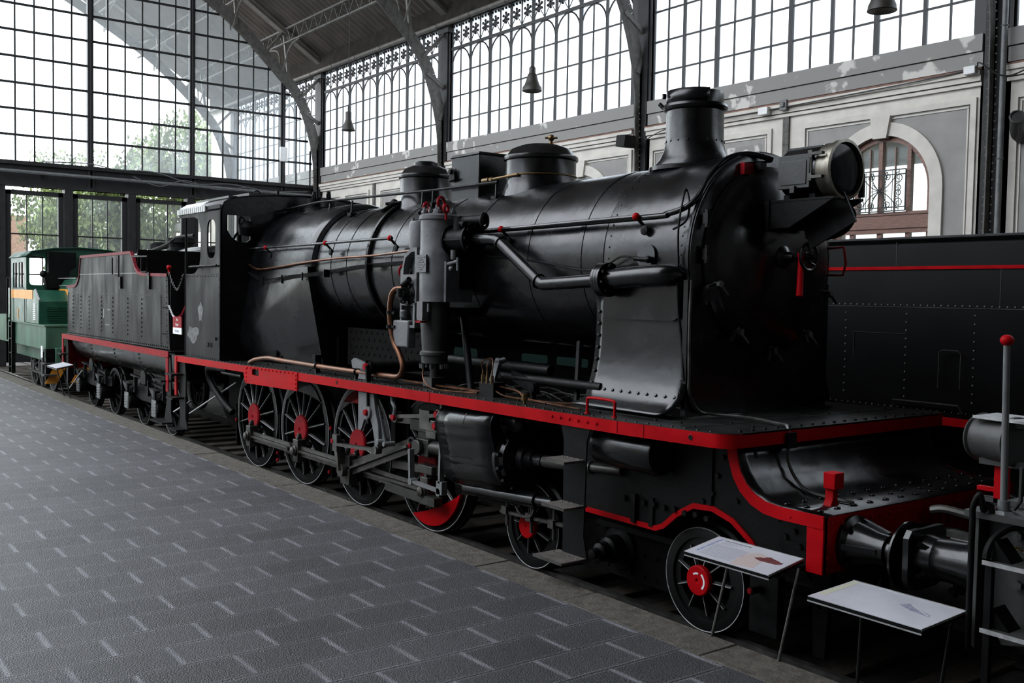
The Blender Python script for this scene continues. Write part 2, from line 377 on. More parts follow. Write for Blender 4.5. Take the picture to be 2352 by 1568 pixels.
DOORX, DOORR = -12.62, 1.15
def starbits(mb, f, x, z, d, r=.19, w=.045):
    for k in range(3):
        a = PI*k/3+PI/2; mb.beam(f(x-r*cos(a), d, z-r*sin(a)), f(x+r*cos(a), d, z+r*sin(a)), w, w)
    for k in range(6):
        a = PI*k/3+PI/2; c = f(x+r*.8*cos(a), d, z+r*.8*sin(a)); mb.ball(c, .05, 5)
def side_wall(yw, s, tagname, nbase, detailed):
    f = lambda x, d, z: (x, yw+s*d, z)
    fx = lambda u, v, d: f(u, d, v)
    def bx(mb, x0, x1, d0, d1, z0, z1, mi=0):
        a, b = sorted((yw+s*d0, yw+s*d1)); mb.box(x0, x1, a, b, z0, z1, mi)
    wl = MB()
    holes = [[(DOORX-DOORR, .6), (DOORX+DOORR, .6)]+arc2(DOORX, 5.11, DOORR, 0, 180, 20)]
    for i in range(len(XC)-1):
        a, b = XC[i], XC[i+1]; hl = []
        if detailed and a < DOORX < b:
            hl = [[(DOORX-DOORR, .6), (DOORX+DOORR, .6)]+arc2(DOORX, 5.11, DOORR, 0, 180, 20)]
        wl.prism([(a, -.3), (b, -.3), (b, 7.98), (a, 7.98)], fx, 0, .45, hl)
        bx(wl, a, b, 0, .45, 12.02, 12.7)
    bx(wl, X0, XC[0], 0, .45, -.3, 12.7); bx(wl, XC[-1], X1, 0, .45, -.3, 12.7)
    struct(wl.build('wall_'+tagname, CREAM, origin=(0, 0, 0)))
    # ledge, bands and cornice above the panels
    lb = MB()
    for a, b in zip(XC, XC[1:]):
        A, B = a+.25, b-.25
        bx(lb, A, B, -.09, 0, 7.66, 7.99, 0); bx(lb, A, B, -.05, 0, 7.36, 7.64, 0)
        bx(lb, A, B, -.17, 0, 7.285, 7.31, 2); bx(lb, A, B, -.16, 0, 7.19, 7.285, 1); bx(lb, A, B, -.11, 0, 7.08, 7.19, 1); bx(lb, A, B, -.07, 0, 6.99, 7.06, 1)
        m = (a+b)/2-.05
        if detailed:
            for (p, q) in ((A+.1, m-.42), (m+.42, B-.1)):
                lb.prism([(p, -.2), (q, -.2), (q, 6.76), (p, 6.76)], fx, -.008, 0, holes if p < DOORX < q else [], mi=3)
                for (u0, u1, z0, z1) in ((p, q, 6.66, 6.78), (p, p+.12, -.2, 6.66), (q-.12, q, -.2, 6.66)):
                    bx(lb, u0, u1, -.05, 0, z0, z1, 1)
                for (u0, u1, z0, z1) in ((p+.16, q-.16, 6.59, 6.62), (p+.16, p+.19, -.2, 6.6), (q-.19, q-.16, -.2, 6.6)):
                    bx(lb, u0, u1, -.03, 0, z0, z1, 1)
                c = (p+q)/2 if not (p < DOORX < q) else DOORX
                if -18.9 < c < -16: 
                    bx(lb, p+.5, q-.3, -.012, 0, 5.2, 6.45, 0); continue
                ring = arc2(c, 5.11, 1.43, 0, 180, 26)+arc2(c, 5.11, 1.15, 180, 0, 26)
                lb.prism(ring, fx, -.07, 0, mi=1)
                bx(lb, c-1.43, c-1.15, -.07, 0, -.2, 5.11, 1); bx(lb, c+1.15, c+1.43, -.07, 0, -.2, 5.11, 1)
                lb.prism([(c-.16, 6.2), (c+.16, 6.2), (c+.24, 6.66), (c-.24, 6.66)], fx, -.13, 0, mi=1)
                if c != DOORX:
                    lb.prism(arc2(c, 5.11, 1.15, 0, 180, 26)+[(c-1.15, 0), (c+1.15, 0)], fx, -.012, 0, mi=3)
    struct(lb.build('trim_%d' % nbase, [PEEL, CREAM, LINE, WGREY], origin=(0, 0, 0)))
    for i, (a, b) in enumerate(zip(XC, XC[1:])):
        if not detailed and i > 3:  # windows left out here to keep daylight off the locomotive front
            bx(wl2 := MB(), a, b, 0, .45, 7.98, 12.05); struct(wl2.build('wall_left', CREAM, origin=(0, 0, 0))); continue
        A, B = a+.28, b-.45; n = 16; p = (B-A)/n
        mb = MB()
        bx(mb, a, A+.02, -.02, .3, 7.98, 12.05); bx(mb, B-.02, b, -.02, .3, 7.98, 12.05)
        for k in range(n+1):
            w = .062 if k % 4 == 0 else .042 if k % 2 == 0 else .022
            bx(mb, A+k*p-w, A+k*p+w, .05, .05+w*1.6, 7.98, 12.02 if k % 2 == 0 or detailed else 11.2)
        for z in (8.74, 9.54, 10.34): bx(mb, A, B, .055, .085, z-.024, z+.024)
        bx(mb, A, B, .02, .10, 11.12, 11.22); bx(mb, A, B, .0, .2, 11.98, 12.1)
        if detailed:
            for k in range(0, n, 2):
                c = A+(k+1)*p
                mb.tube([f(c+p*cos(t*PI/14), .07, 10.42+.70*sin(t*PI/14)) for t in range(15)], .028, 5)
            for k in range(n):
                starbits(mb, f, A+(k+.5)*p, 11.62, .07)
                mb.beam(f(A+k*p, .07, 11.22), f(A+k*p+p*.5, .07, 11.6), .022, .022); mb.beam(f(A+(k+1)*p, .07, 11.22), f(A+k*p+p*.5, .07, 11.6), .022, .022)
                for q in range(3): mb.ball(f(A+(k+.2+.3*q)*p, .07, 11.93), .045, 5)
        w = struct(mb.build('window_%d' % (nbase*10+i), BAR, origin=(0, 0, 0)))
        g = MB(); bx(g, A, B, .10, .106, 7.98, 12.02); g.build('glazing', FROST, w)
    # mid-bay iron pilasters
    for a, b in zip(XC, XC[1:]):
        m = (a+b)/2-.05; pm = MB(); bx(pm, m-.085, m+.085, -.06, 0, -.2, 7.05)
        if detailed:
            for k in range(44):
                for e in (-.045, .045): pm.rivet(f(m+e, -.06, .5+k*.15), (0, -s, 0), .017)
        struct(pm.build('wall_pilaster', IRONL, origin=(0, 0, 0)))
side_wall(12.0, 1, 'right', 2, True)
side_wall(-23.0, -1, 'left', 3, False)

# ribs, rafters, columns
RIB = [(11.86, -.2), (11.86, 4.0), (11.87, 6.4), (11.84, 7.4), (11.79, 8.3), (11.58, 9.3), (11.17, 10.4), (10.6, 11.25), (9.44, 12.36), (8.32, 13.35), (7.0, 14.25), (4.6, 15.6), (1.6, 17.0), (-1.8, 18.1), (-5.5, 18.6)]
SL = .63; EZ = 12.35
def roofz(y): return EZ+SL*(12.4-y) if y > -5.5 else EZ+SL*(y+23.4)
CY = -5.5
def mir(y): return 2*CY-y
ribc = spline([(0, y, z) for y, z in RIB], 5)
def rib(x, rivets):
    mb = MB(); wb = MB()
    for side in (0, 1):
        P = [(p.y if side == 0 else mir(p.y), p.z) for p in ribc]
        inner = []; outer = []
        for i, (y, z) in enumerate(P):
            a = P[max(i-1, 0)]; b = P[min(i+1, len(P)-1)]
            t = Vector((b[0]-a[0], b[1]-a[1])).normalized(); nrm = Vector((t.y, -t.x))*(1 if side == 0 else -1)
            inner.append((y, z)); outer.append((y+nrm.x*.2, z+nrm.y*.2))
        for i in range(len(P)-1):
            (y0, z0), (y1, z1) = inner[i], inner[i+1]; (Y0, Z0), (Y1, Z1) = outer[i], outer[i+1]
            wb.add([(x-.02, y0, z0), (x-.02, y1, z1), (x-.02, Y1, Z1), (x-.02, Y0, Z0), (x+.02, y0, z0), (x+.02, y1, z1), (x+.02, Y1, Z1), (x+.02, Y0, Z0)],
                   [(0, 1, 2, 3), (4, 7, 6, 5), (0, 4, 5, 1), (3, 2, 6, 7)])
            for (a, b, c, d, th) in ((y0, z0, y1, z1, .025), (Y0, Z0, Y1, Z1, .025)):
                mb.beam((x, a, b), (x, c, d), .25, .03, ref=(1, 0, 0))
        if rivets and side == 0:
            acc = 0
            for i in range(len(P)-1):
                y0, z0 = P[i]; y1, z1 = P[i+1]; L = math.hypot(y1-y0, z1-z0)
                if z0 < 3 or z0 > 16: continue
                t = Vector((y1-y0, z1-z0))/L; nn = Vector((-t.y, t.x)); k = 0
                while acc < L:
                    c = P[i][0]+t.x*acc, P[i][1]+t.y*acc
                    for e in (-.08, .08): mb.rivet((x+e, c[0]+nn.x*.016, c[1]+nn.y*.016), (0, nn.x, nn.y), .022, n=5)
                    acc += .16
                acc -= L
    b = len(mb.v); mb.v += wb.v; mb.f += [[b+i for i in f_] for f_ in wb.f]; mb.mi += [0]*len(wb.f)
    struct(mb.build('roof_rib', IRONL, origin=(0, 0, 0)))
    st = MB()
    for (p, q, w) in (((11.25, 10.3), (12.15, 9.75), .13), ((12.15, 9.75), (11.75, 8.75), .12), ((11.05, 10.8), (12.3, 12.15), .10), ((10.6, 11.3), (10.35, 13.4), .12),
                      ((9.45, 12.4), (10.35, 13.5), .10), ((8.3, 13.4), (8.2, 14.8), .10), ((6.9, 14.35), (8.2, 14.8), .10), ((5.9, 14.9), (5.9, 16.3), .1), ((3.7, 16.1), (5.9, 16.3), .1), ((3.0, 16.45), (3, 18.1), .1)):
        st.beam((x, *p), (x, *q), w, .10, ref=(1, 0, 0))
        st.beam((x, mir(p[0]), p[1]), (x, mir(q[0]), q[1]), w, .10, ref=(1, 0, 0))
    for q in (lambda y: y, mir):
        st.prism([(q(11.85), 8.8), (q(12.2), 8.5), (q(12.2), 4.5), (q(11.9), 4.5)], YZ, x-.02, x+.02)
        st.beam((x, q(12.3), roofz(12.3)-.2), (x, CY, roofz(CY)-.2), .12, .34, ref=(1, 0, 0))
    struct(st.build('roof_truss_strut', PURL, origin=(0, 0, 0)))
    cb = MB(); cb.box(x-.21, x+.21, 11.93, 12.30, -.3, 12.1); cb.box(x-.30, x-.2, 12.0, 12.14, -.3, 12.1); cb.box(x+.2, x+.30, 12.0, 12.14, -.3, 12.1)
    cb.box(x-.33, x+.33, 11.86, 12.3, 11.75, 12.15)
    cb.box(x-.21, x+.21, mir(12.3), mir(11.93), -.3, 12.1)
    struct(cb.build('iron_column', IRON, origin=(0, 0, 0)))
for i, x in enumerate(XC): rib(x, 1 <= i <= 4)

rb = MB(); per = .36; n = int((X1-X0)/per*4)
for sgn in (0, 1):
    q = (lambda y: y) if sgn == 0 else mir
    for strip in (((12.55, 6.4, .4, CY),) if sgn == 0 else ((12.55, 11.5), (-4.2, CY))):
        rb.grid([[(X0+(X1-X0)*k/n, q(yy), EZ+SL*(12.4-yy)+.04*(1+sin(k*PI/2))+.03) for k in range(n+1)] for yy in strip])
    if sgn: rb.grid([[(x, mir(yy), EZ+SL*(12.4-yy)+.05) for x in (-7.0, X1)] for yy in (11.5, -4.2)])
struct(rb.build('ceiling', ROOF, ang=30, origin=(0, 0, 0)))
sk = MB()  # glazed strip added on the unseen left slope to brighten the hall
for x in [X0+.9*k for k in range(51)]: sk.beam((x, mir(11.5), EZ+SL*.9+.02), (x, mir(-4.2), EZ+SL*16.6+.02), .05, .05)
sk = struct(sk.build('window_50', BAR, origin=(0, 0, 0)))
MB().prism([(mir(11.5), EZ+SL*.9), (mir(-4.2), EZ+SL*16.6), (mir(-4.2), EZ+SL*16.6+.01), (mir(11.5), EZ+SL*.9+.01)], YZ, X0, -7.0).build('glazing', ROOFG, sk)
for yy, nm in ((10.35, 0), (8.2, 0), (5.9, 0), (3.0, 0), (-.5, 0)):
    z1 = roofz(yy)-.06; z0 = z1-.62; mb = MB(); x = XC[0]
    mb.box(X0, X1, yy-.05, yy+.05, z1-.07, z1); mb.box(X0, X1, yy-.05, yy+.05, z0, z0+.06)
    k = 0
    while x < 4:
        mb.beam((x, yy, z0 if k % 2 else z1), (x+.42, yy, z1 if k % 2 else z0), .035, .03); x += .42; k += 1
    for xc in XC:
        for s in (-1, 1):
            mb.tube(spline([(xc+s*1.5, yy, z0), (xc+s*.55, yy, z0-.25), (xc+s*.14, yy-.1, z0-1.1)], 6), .035, 6)
    struct(mb.build('roof_purlin', IRONL, origin=(0, 0, 0)))
mb = MB(); mb.tube([(X0, 11.78, 12.02), (X1, 11.78, 12.02)], .085, 10)
for x in range(-50, 20, 2): mb.torus((x, 11.78, 12.02), (1, 0, 0), .09, .015, 10, 5)
struct(mb.build('roof_gutter', PURL, origin=(0, 0, 0)))
mb = MB(); mb.box(X0, X1, 11.9, 12.5, 12.08, 12.78); mb.box(X0, X1, mir(12.5), mir(11.9), 12.08, 12.78)
struct(mb.build('trim_4', EAVE, origin=(0, 0, 0)))

# glazed gable wall across the tracks
GX = -39.95
def ribz(y):
    yy = y if y > CY else mir(y)
    tab = [(p.y, p.z) for p in ribc if p.z > 7]
    return interp(sorted(tab), yy)
mb = MB(); ZB = 7.27; posts = [2.78+3.83*k for k in range(-7, 3)]
for p in posts:
    zt = ribz(p); mb.box(GX-.1, GX+.12, p-.10, p+.10, 6.4, zt); mb.box(GX+.12, GX+.2, p-.035, p+.035, 6.4, zt)
y = posts[0]; k = 0
while y < 11.9:
    if k % 6:
        mb.box(GX-.02, GX+.02, y-.028, y+.028, ZB, ribz(y))
    y += 3.83/6; k += 1
z = ZB+.93
while z < 18.5:
    ys = [11.9-.02*i for i in range(900)]; yr = max([q for q in ys if ribz(q) > z] or [CY])
    if yr > CY: mb.box(GX-.025, GX+.025, mir(yr), yr, z-.042, z+.042)
    z += .93
w = struct(mb.build('window_1', BAR, origin=(0, 0, 0)))
pts = [(p.y, p.z) for p in ribc if p.z > ZB]
pts = [(11.85, ZB)]+pts; full = pts+[(mir(a), b) for a, b in reversed(pts[:-1])]
MB().prism(full, YZ, GX-.03, GX-.026).build('glazing', CLEAR, w)
gb = MB()
gb.box(GX-.25, GX+.15, -23, 12, 6.36, ZB); gb.box(GX-.3, GX+.28, -23, 12, 7.12, ZB-.02); gb.box(GX-.25, GX+.22, -23, 12, 6.36, 6.48)
for p in posts:
    gb.box(GX+.15, GX+.2, p-.12, p+.12, 6.4, 7.2)
for y in [-.28+2.27*k for k in range(-8, 6)]:
    gb.box(GX-.25, GX+.2, y-.14, y+.14, -.3, 6.4)
gb.box(GX-.25, GX+.1, 11.0, 12, -.3, 6.4)
struct(gb.build('wall_back', IRON, origin=(0, 0, 0)))
mb = MB(); mb.tube([(GX+.45, -23, 6.93), (GX+.45, 11.6, 6.80)], .07, 8)
for y in range(-20, 12, 3): mb.box(GX+.2, GX+.47, y-.03, y+.03, 6.8, 6.9)
mb.tube(spline([(GX+.5, 1, 7.25), (GX+.5, 2.6, 7.33), (GX+.5, 3.6, 7.2), (GX+.5, 5, 7.22), (GX+.5, 6.5, 6.9), (GX+.5, 8, 7.0), (GX+.5, 9.6, 6.85), (GX+.5, 11.4, 6.95)], 8), .02, 6)
mb.tube(spline([(GX+.5, 4.2, 7.0), (GX+.5, 5.2, 6.7), (GX+.5, 6.2, 7.0), (GX+.5, 7.4, 6.75), (GX+.5, 8.8, 6.95)], 8), .018, 6)
struct(mb.build('wall_pipe', GREY, origin=(0, 0, 0)))
dn = 0
for k in range(-8, 5):
    a = -.28+2.27*k+.14; b = a+2.27-.28; dn += 1
    mb = MB()
    mb.box(GX-.08, GX+.08, a+.02, a+.2, 0, 6.2); mb.box(GX-.08, GX+.08, b-.2, b-.02, 0, 6.2); mb.box(GX-.08, GX+.08, a+.02, b-.02, 6.06, 6.22); mb.box(GX-.08, GX+.08, a+.02, b-.02, 0, .9)
    A, B = a+.2, b-.2
    for t in (1/3, 2/3): mb.box(GX-.03, GX+.03, A+(B-A)*t-.018, A+(B-A)*t+.018, .9, 6.1)
    for z in (4.65, 3.2, 1.75): mb.box(GX-.03, GX+.03, A, B, z-.025, z+.025)
    d = struct(mb.build('door_%d' % dn, BAR, origin=(0, 0, 0)))
    MB().box(GX-.01, GX-.005, A, B, .9, 6.1).build('glazing', CLEARD, d)
# end wall added out of view to keep daylight off the locomotive front
struct(MB().box(X1, X1+.3, -23.4, 12.4, -.3, 23.5).build('wall_front', WGREY, origin=(0, 0, 0)))

# arched door in the right wall
mb = MB(); DX, DR, DZ = DOORX, DOORR, 5.11
F = lambda u, v, d: (u, 12+d, v)
mb.prism([(DX-DR, .6), (DX+DR, .6)]+arc2(DX, DZ, DR, 0, 180, 24), F, .05, .16, [[(DX-DR+.11, 4.62), (DX+DR-.11, 4.62)]+arc2(DX, DZ, DR-.11, 0, 180, 24), [(DX-DR+.11, .7), (DX+DR-.11, .7), (DX+DR-.11, 4.22), (DX-DR+.11, 4.22)]])
for x in (DX-.62, DX-.05, DX+.62):
    h = DZ+math.sqrt(max(0, (DR-.1)**2-(x-DX)**2)); mb.box(x-.045, x+.045, 12.03, 12.15, 4.6, h)
for x in (DX-.32, DX+.28): mb.box(x-.012, x+.012, 12.06, 12.1, 4.6, DZ+.9)
mb.box(DX-DR, DX+DR, 12.01, 12.14, 4.30, 4.62); mb.box(DX-DR, DX+DR, 11.98, 12.1, 4.58, 4.64); mb.box(DX-DR, DX+DR, 11.99, 12.1, 4.20, 4.26)
for x in (DX-.72, DX+.62, DX-.05): mb.box(x-.05, x+.05, 12.05, 12.14, .6, 4.25)
mb.box(DX-DR, DX+DR, 12.05, 12.14, .6, 2.0)
dr = struct(mb.build('door_20', WOOD, origin=(0, 0, 0)))
MB().prism([(DX-DR+.05, .7), (DX+DR-.05, .7)]+arc2(DX, DZ, DR-.05, 0, 180, 24), F, .11, .115).build('glazing', DOORG, dr)
gm = MB()
def spiral(c, r, a0, turns, sgn=1, n=26):
    return [(c[0]+r*(1-.8*i/n)*cos(a0+sgn*turns*2*PI*i/n), 11.93, c[1]+r*(1-.8*i/n)*sin(a0+sgn*turns*2*PI*i/n)) for i in range(n+1)]
gx0, gx1, gz0, gz1 = DX-.62, DX+.62, 4.66, 5.52; gc = ((gx0+gx1)/2, (gz0+gz1)/2)
for (a, b) in (((gx0, gz0), (gx1, gz0)), ((gx0, gz1), (gx1, gz1)), ((gx0, gz0), (gx0, gz1)), ((gx1, gz0), (gx1, gz1)), ((gx0, gz1-.1), (gx1, gz1-.1)), ((gx0, gz0+.08), (gx1, gz0+.08))):
    gm.beam((a[0], 11.93, a[1]), (b[0], 11.93, b[1]), .022, .022)
for k in range(9): gm.beam((gx0+(gx1-gx0)*k/8, 11.93, gz0), (gx0+(gx1-gx0)*k/8, 11.93, gz1), .010, .010)
for sx in (-1, 1):
    for sz in (-1, 1):
        for (ox, oz, r) in ((.46, .26, .12), (.2, .3, .09), (.45, .06, .09)):
            gm.tube(spiral((gc[0]+sx*ox, gc[1]+sz*oz), r, PI/2*sz, 1.6, sx*sz), .009, 5)
        gm.tube(spline([(gc[0], 11.93, gc[1]), (gc[0]+sx*.2, 11.93, gc[1]+sz*.1), (gc[0]+sx*.42, 11.93, gc[1]+sz*.33)], 6), .009, 5)
        gm.tube(spline([(gc[0], 11.93, gc[1]), (gc[0]+sx*.14, 11.93, gc[1]+sz*.18), (gc[0]+sx*.2, 11.93, gc[1]+sz*.4)], 6), .009, 5)
for k in range(8):
    a = 2*PI*k/8; gm.beam((gc[0], 11.93, gc[1]), (gc[0]+.2*cos(a), 11.93, gc[1]+.2*sin(a)), .012, .012)
gm.build('scroll_grille', BAR, dr)

# small fittings on the walls
tag(MB().box(-15.2, -15.0, 11.78, 11.84, 7.12, 7.36).box(-15.12, -15.05, 11.74, 11.8, 7.2, 7.3).build('wall_socket_box', GREY, bevel=.01), 'small grey electrical box on the wall ledge behind the chimney, the upper of two', 'electrical box')
tag(MB().box(-15.78, -15.5, 11.72, 11.84, 7.08, 7.26).build('junction_box', WHITE, bevel=.015), 'pale junction box on the cable under the windows, above the chimney', 'electrical box')
tag(MB().box(-10.72, -10.48, 11.72, 11.84, 7.2, 7.36).build('junction_box', WHITE, bevel=.015), 'pale junction box beside the riveted column past the arched door', 'electrical box')
mb = MB().tube(spline([(-19.6, 11.8, 6.95), (-18.6, 11.8, 7.16), (-15.6, 11.79, 7.18), (-12, 11.79, 7.24), (-10.6, 11.78, 7.3), (-10.25, 11.45, 7.32), (-9.9, 11.6, 7.05), (-9.5, 11.7, 7.1), (-8.5, 11.8, 7.6)], 8), .014, 6)
tag(mb.build('wall_cable', RUBBER), 'thin dark cable clipped along the wall below the clerestory windows', 'cable')
mb = MB().tube([(-9.92, 11.72, -.2), (-9.92, 11.72, 12.0)], .055, 10)
for z in (2, 5.5, 8, 10.5): mb.torus((-9.92, 11.72, z), (0, 0, 1), .06, .014, 10, 5)
tag(mb.build('drain_pipe', GREY), 'grey vertical drain pipe up the wall beside the riveted column past the arched door', 'pipe')
mb = MB().tube(spline([(-9.65, 11.95, 5.9), (-9.55, 11.6, 5.95), (-9.35, 11.2, 6.15)], 5), .12, 12); mb.torus((-9.35, 11.2, 6.15), (.25, -.4, .2), .125, .02, 12, 6)
tag(mb.build('duct_elbow', GREYD), 'short dark round duct sticking out of the wall past the arched door', 'duct')
r = root('speaker_box', 'small dark box speaker on the riveted column left of the chimney', 'speaker', (-20.0, 11.5, 6.75))
MB().prism([(-.2, 0), (.16, -.05), (.2, .28), (-.16, .3)], lambda u, v, d: (-20.0+u, 11.5+d, 6.78+v), -.25, .15).build('cabinet', BLKD, r, bevel=.02)
MB().beam((-20, 11.6, 6.9), (-20, 11.85, 6.95), .06, .06).build('bracket', IRON, r)
tag(MB().box(GX+.2, GX+.32, 10.24, 10.56, 8.15, 8.75).build('wall_box', WHITE, bevel=.02), 'small white box on the gable glazing post above the locomotive cab', 'electrical box')

# hanging lamps
def lamp(loc, kind, label):
    x, y, z = loc; r = root('pendant_lamp', label, 'lamp', loc, 'pendant hall lamps')
    if kind: prof = [(.0, .10), (.22, 0), (.245, .02), (.235, .10), (.19, .20), (.15, .38), (.115, .46), (.11, .62), (.05, .66), (0, .67)]
    else: prof = [(.0, .08), (.215, 0), (.22, .03), (.19, .09), (.15, .22), (.11, .33), (.10, .36), (.10, .60), (.08, .62), (0, .63)]
    if kind == 1: prof = [(0, .12), (.235, 0), (.25, .02), (.24, .10), (.20, .15), (.15, .28), (.115, .42), (.085, .45), (.085, .58), (.04, .63), (0, .64)]
    MB().lathe(loc, (0, 0, 1), prof, 28).build('lamp_shade', LAMPM, r)
    MB().torus((x, y, z+.015), (0, 0, 1), .24 if kind else .22, .012, 28, 6).build('rim', LAMPM, r)
    MB().tube([(x, y, z+.62), (x, y, z+.8)], .03, 8).build('hook', LAMPM, r)
    MB().tube([(x, y, z+.75), (x, y, roofz(y)-.05)], .009, 6).build('cord', RUBBER, r)
lamp((-30.06, 8.4, 8.06), 0, 'brown-grey hanging lamp with tall straight neck, farthest of the hanging lamps')
lamp((-20.2, 8.4, 7.86), 1, 'bell-shaped hanging lamp with stepped neck above the steam dome')
lamp((-10.35, 8.4, 7.75), 2, 'hanging lamp nearest the arched door, only the lower bell of its shade visible')

# roof vents outside the frosted windows
for (x, z, lab) in ((-24.8, 8.4, 'pale vent cowls seen through the middle clerestory window'), (-13.3, 8.5, 'pale round vent cowl behind the clerestory window above the arched door'), (-43.2, 8.3, 'dark vent cowl behind the far clerestory window')):
    mb = MB().cyl((x, 14.2, 6.59), (x, 14.2, z+.1), .34, .4, 20).ball((x, 14.2, z+.2), .46, 18, sq=(1, 1, .8))
    tag(mb.build('vent_cowl', GREY), lab, 'vent')
struct(MB().box(-60, 20, 12.47, 16, 6.2, 6.6).build('annex_roof', GREY, origin=(0, 0, 0)))  # slab added to hide the sky behind the upper door panes

# outside: ground, trees, building
struct(MB().box(-120, X0, -60, 60, -.7, -.05).box(X0, 30, 12.46, 60, -.7, -.05).build('outside_ground', mat('pale_gravel', (.30, .28, .24), .9, var=.2, vscale=.6), origin=(0, 0, 0)))
LEAF = mat('sunlit_tree_leaves', (.085, .125, .022), .6, var=.7, vscale=.9)  # yellow-green leaf colour with random tone
BARK = mat('tree_bark', (.10, .08, .06), .85)
def tree(x, y, h, cr, cz, n, label, seed):
    rnd = random.Random(seed); r = root('street_tree', label, 'tree', (x, y, -.05), 'trees outside the gable')
    t = MB().tube(spline([(x, y, -.05), (x+.1, y-.1, h*.35), (x-.1, y+.1, h*.6), (x, y, h*.85)], 5), [.22-.008*i for i in range(16)], 8)
    fo = MB()
    gs = lambda s: max(-1.6*s, min(1.6*s, rnd.gauss(0, s)))
    cl = [(gs(.42), gs(.42), gs(.42)) for _ in range(34)]
    for c in cl[:12]: t.tube(spline([(x, y, h*.45), (x+c[0]*cr*.5, y+c[1]*cr*.5, cz+c[2]*cr*.4), (x+c[0]*cr, y+c[1]*cr, cz+c[2]*cr)], 4), .045, 5)
    for i in range(n):
        c = cl[i % len(cl)]; p = Vector((x+c[0]*cr*1.3+gs(.2)*cr, y+c[1]*cr*1.3+gs(.2)*cr, cz+c[2]*cr*1.5+gs(.2)*cr))
        if p.z < .8: continue
        a = Vector((rnd.uniform(-1, 1), rnd.uniform(-1, 1), rnd.uniform(-.6, .6))).normalized(); _, u, w = basis(a); s = rnd.uniform(.07, .15)
        fo.add([p-u*s-w*s*.5, p+u*s-w*s*.5, p+u*s*.7+w*s*.6, p-u*s*.7+w*s*.6], [(0, 1, 2, 3)])
    t.build('trunk', BARK, r); fo.build('foliage', LEAF, r)
tree(-60, 12.5, 12.3, 2.7, 9.6, 6500, 'leafy green tree outside the gable, its crown above the beam by the second post', 1)
tree(-72, 20.4, 15.0, 3.3, 12.2, 6500, 'tall green tree outside the gable, highest crown, beside the outer rib', 2)
tree(-54.6, 8.4, 8.6, 2.0, 5.8, 9000, 'green tree outside filling the door panes nearest the cab', 3)
tree(-66, 7.8, 9.6, 2.5, 6.3, 9000, 'green tree outside filling the middle door panes', 4)
tree(-82, 12.0, 13.2, 2.6, 9.6, 2600, 'thin pale tree outside left of the taller crowns', 5)
r = root('apartment_building', 'pale and brick apartment building outside, seen through the gable door panes', 'building', (-78, 5, -.05))
MB().box(-82, -76, -4, 5.2, -.05, 14).build('wall', mat('pale_grey_render', (.22, .225, .25), .8, var=.2), r)
MB().box(-81, -75.5, 5.2, 7.6, -.05, 7.6).build('brick_block', mat('orange_brick', (.19, .105, .07), .8, var=.3), r, label='low orange brick block')
for k in range(4):
    for q in range(3):
        fr = MB().box(-76.02, -75.9, -2.6+2.0*k, -1.6+2.0*k, 2.2+3*q, 3.7+3*q).build('window', mat('dark_window', (.07, .08, .11), .2) if k+q == 0 else bpy.data.materials['dark_window'], r)
for q in range(2): MB().box(-76, -75.0, -3, 4.6, 4.6+3*q, 4.7+3*q).box(-75.05, -75, -3, 4.6, 4.7+3*q, 5.5+3*q).build('balcony', GREY, r)
# ------------------------------------------------------------------ the locomotive
ZC = 3.10
ZF = [(-17.3, 1.62), (-14.2, 1.65), (-12.3, 1.68), (-8.9, 1.705), (-6.0, 1.725), (-4.9, 1.75)]
def zf(x): return interp(ZF, x)
LO = root('steam_locomotive', 'big black steam locomotive with red-edged running board in the middle of the hall', 'locomotive', (-10.5, 0, 0))
def P(name, mb, m, lab=None, par=None, **k): return mb.build(name, m, par or LO, lab, **k)

# boiler barrel and cladding bands
RB = [(-13.2, .86), (-12.2, .85), (-10.5, .862), (-9.2, .885), (-8.0, .90), (-7.0, .915)]
def rb_(x): return interp(RB, x)
prof = [(0, -13.3)]+[(rb_(-13.3+.35*i), -13.3+.35*i) for i in range(19)]+[(0, -6.95)]
boiler = P('boiler', MB().lathe((0, 0, ZC), (1, 0, 0), prof, 72), BLKB)
for x in (-12.72, -12.27, -11.04, -10.1, -9.25, -8.2, -7.35):
    P('cladding_band', MB().lathe((0, 0, ZC), (1, 0, 0), [(rb_(x)-.01, x-.035), (rb_(x)+.006, x-.033), (rb_(x)+.006, x+.033), (rb_(x)-.01, x+.035)], 72), BLKB, par=boiler)
# thick black pipe strapped round the barrel from the rear dome
pp = [(-11.72+.12*math.sin(a*.9), (rb_(-11.7)+.025)*-sin(a), ZC+(rb_(-11.7)+.025)*cos(a)) for a in [.15+.07*i for i in range(34)]]
P('sand_pipe', MB().tube(pp, .032, 8), BLK)
P('sand_pipe', MB().tube([(-10.95+.03*i, -(rb_(-10.9)+.02)*sin(.15+.1*i), ZC+(rb_(-10.9)+.02)*cos(.15+.1*i)) for i in range(7)], .03, 8), BLK)

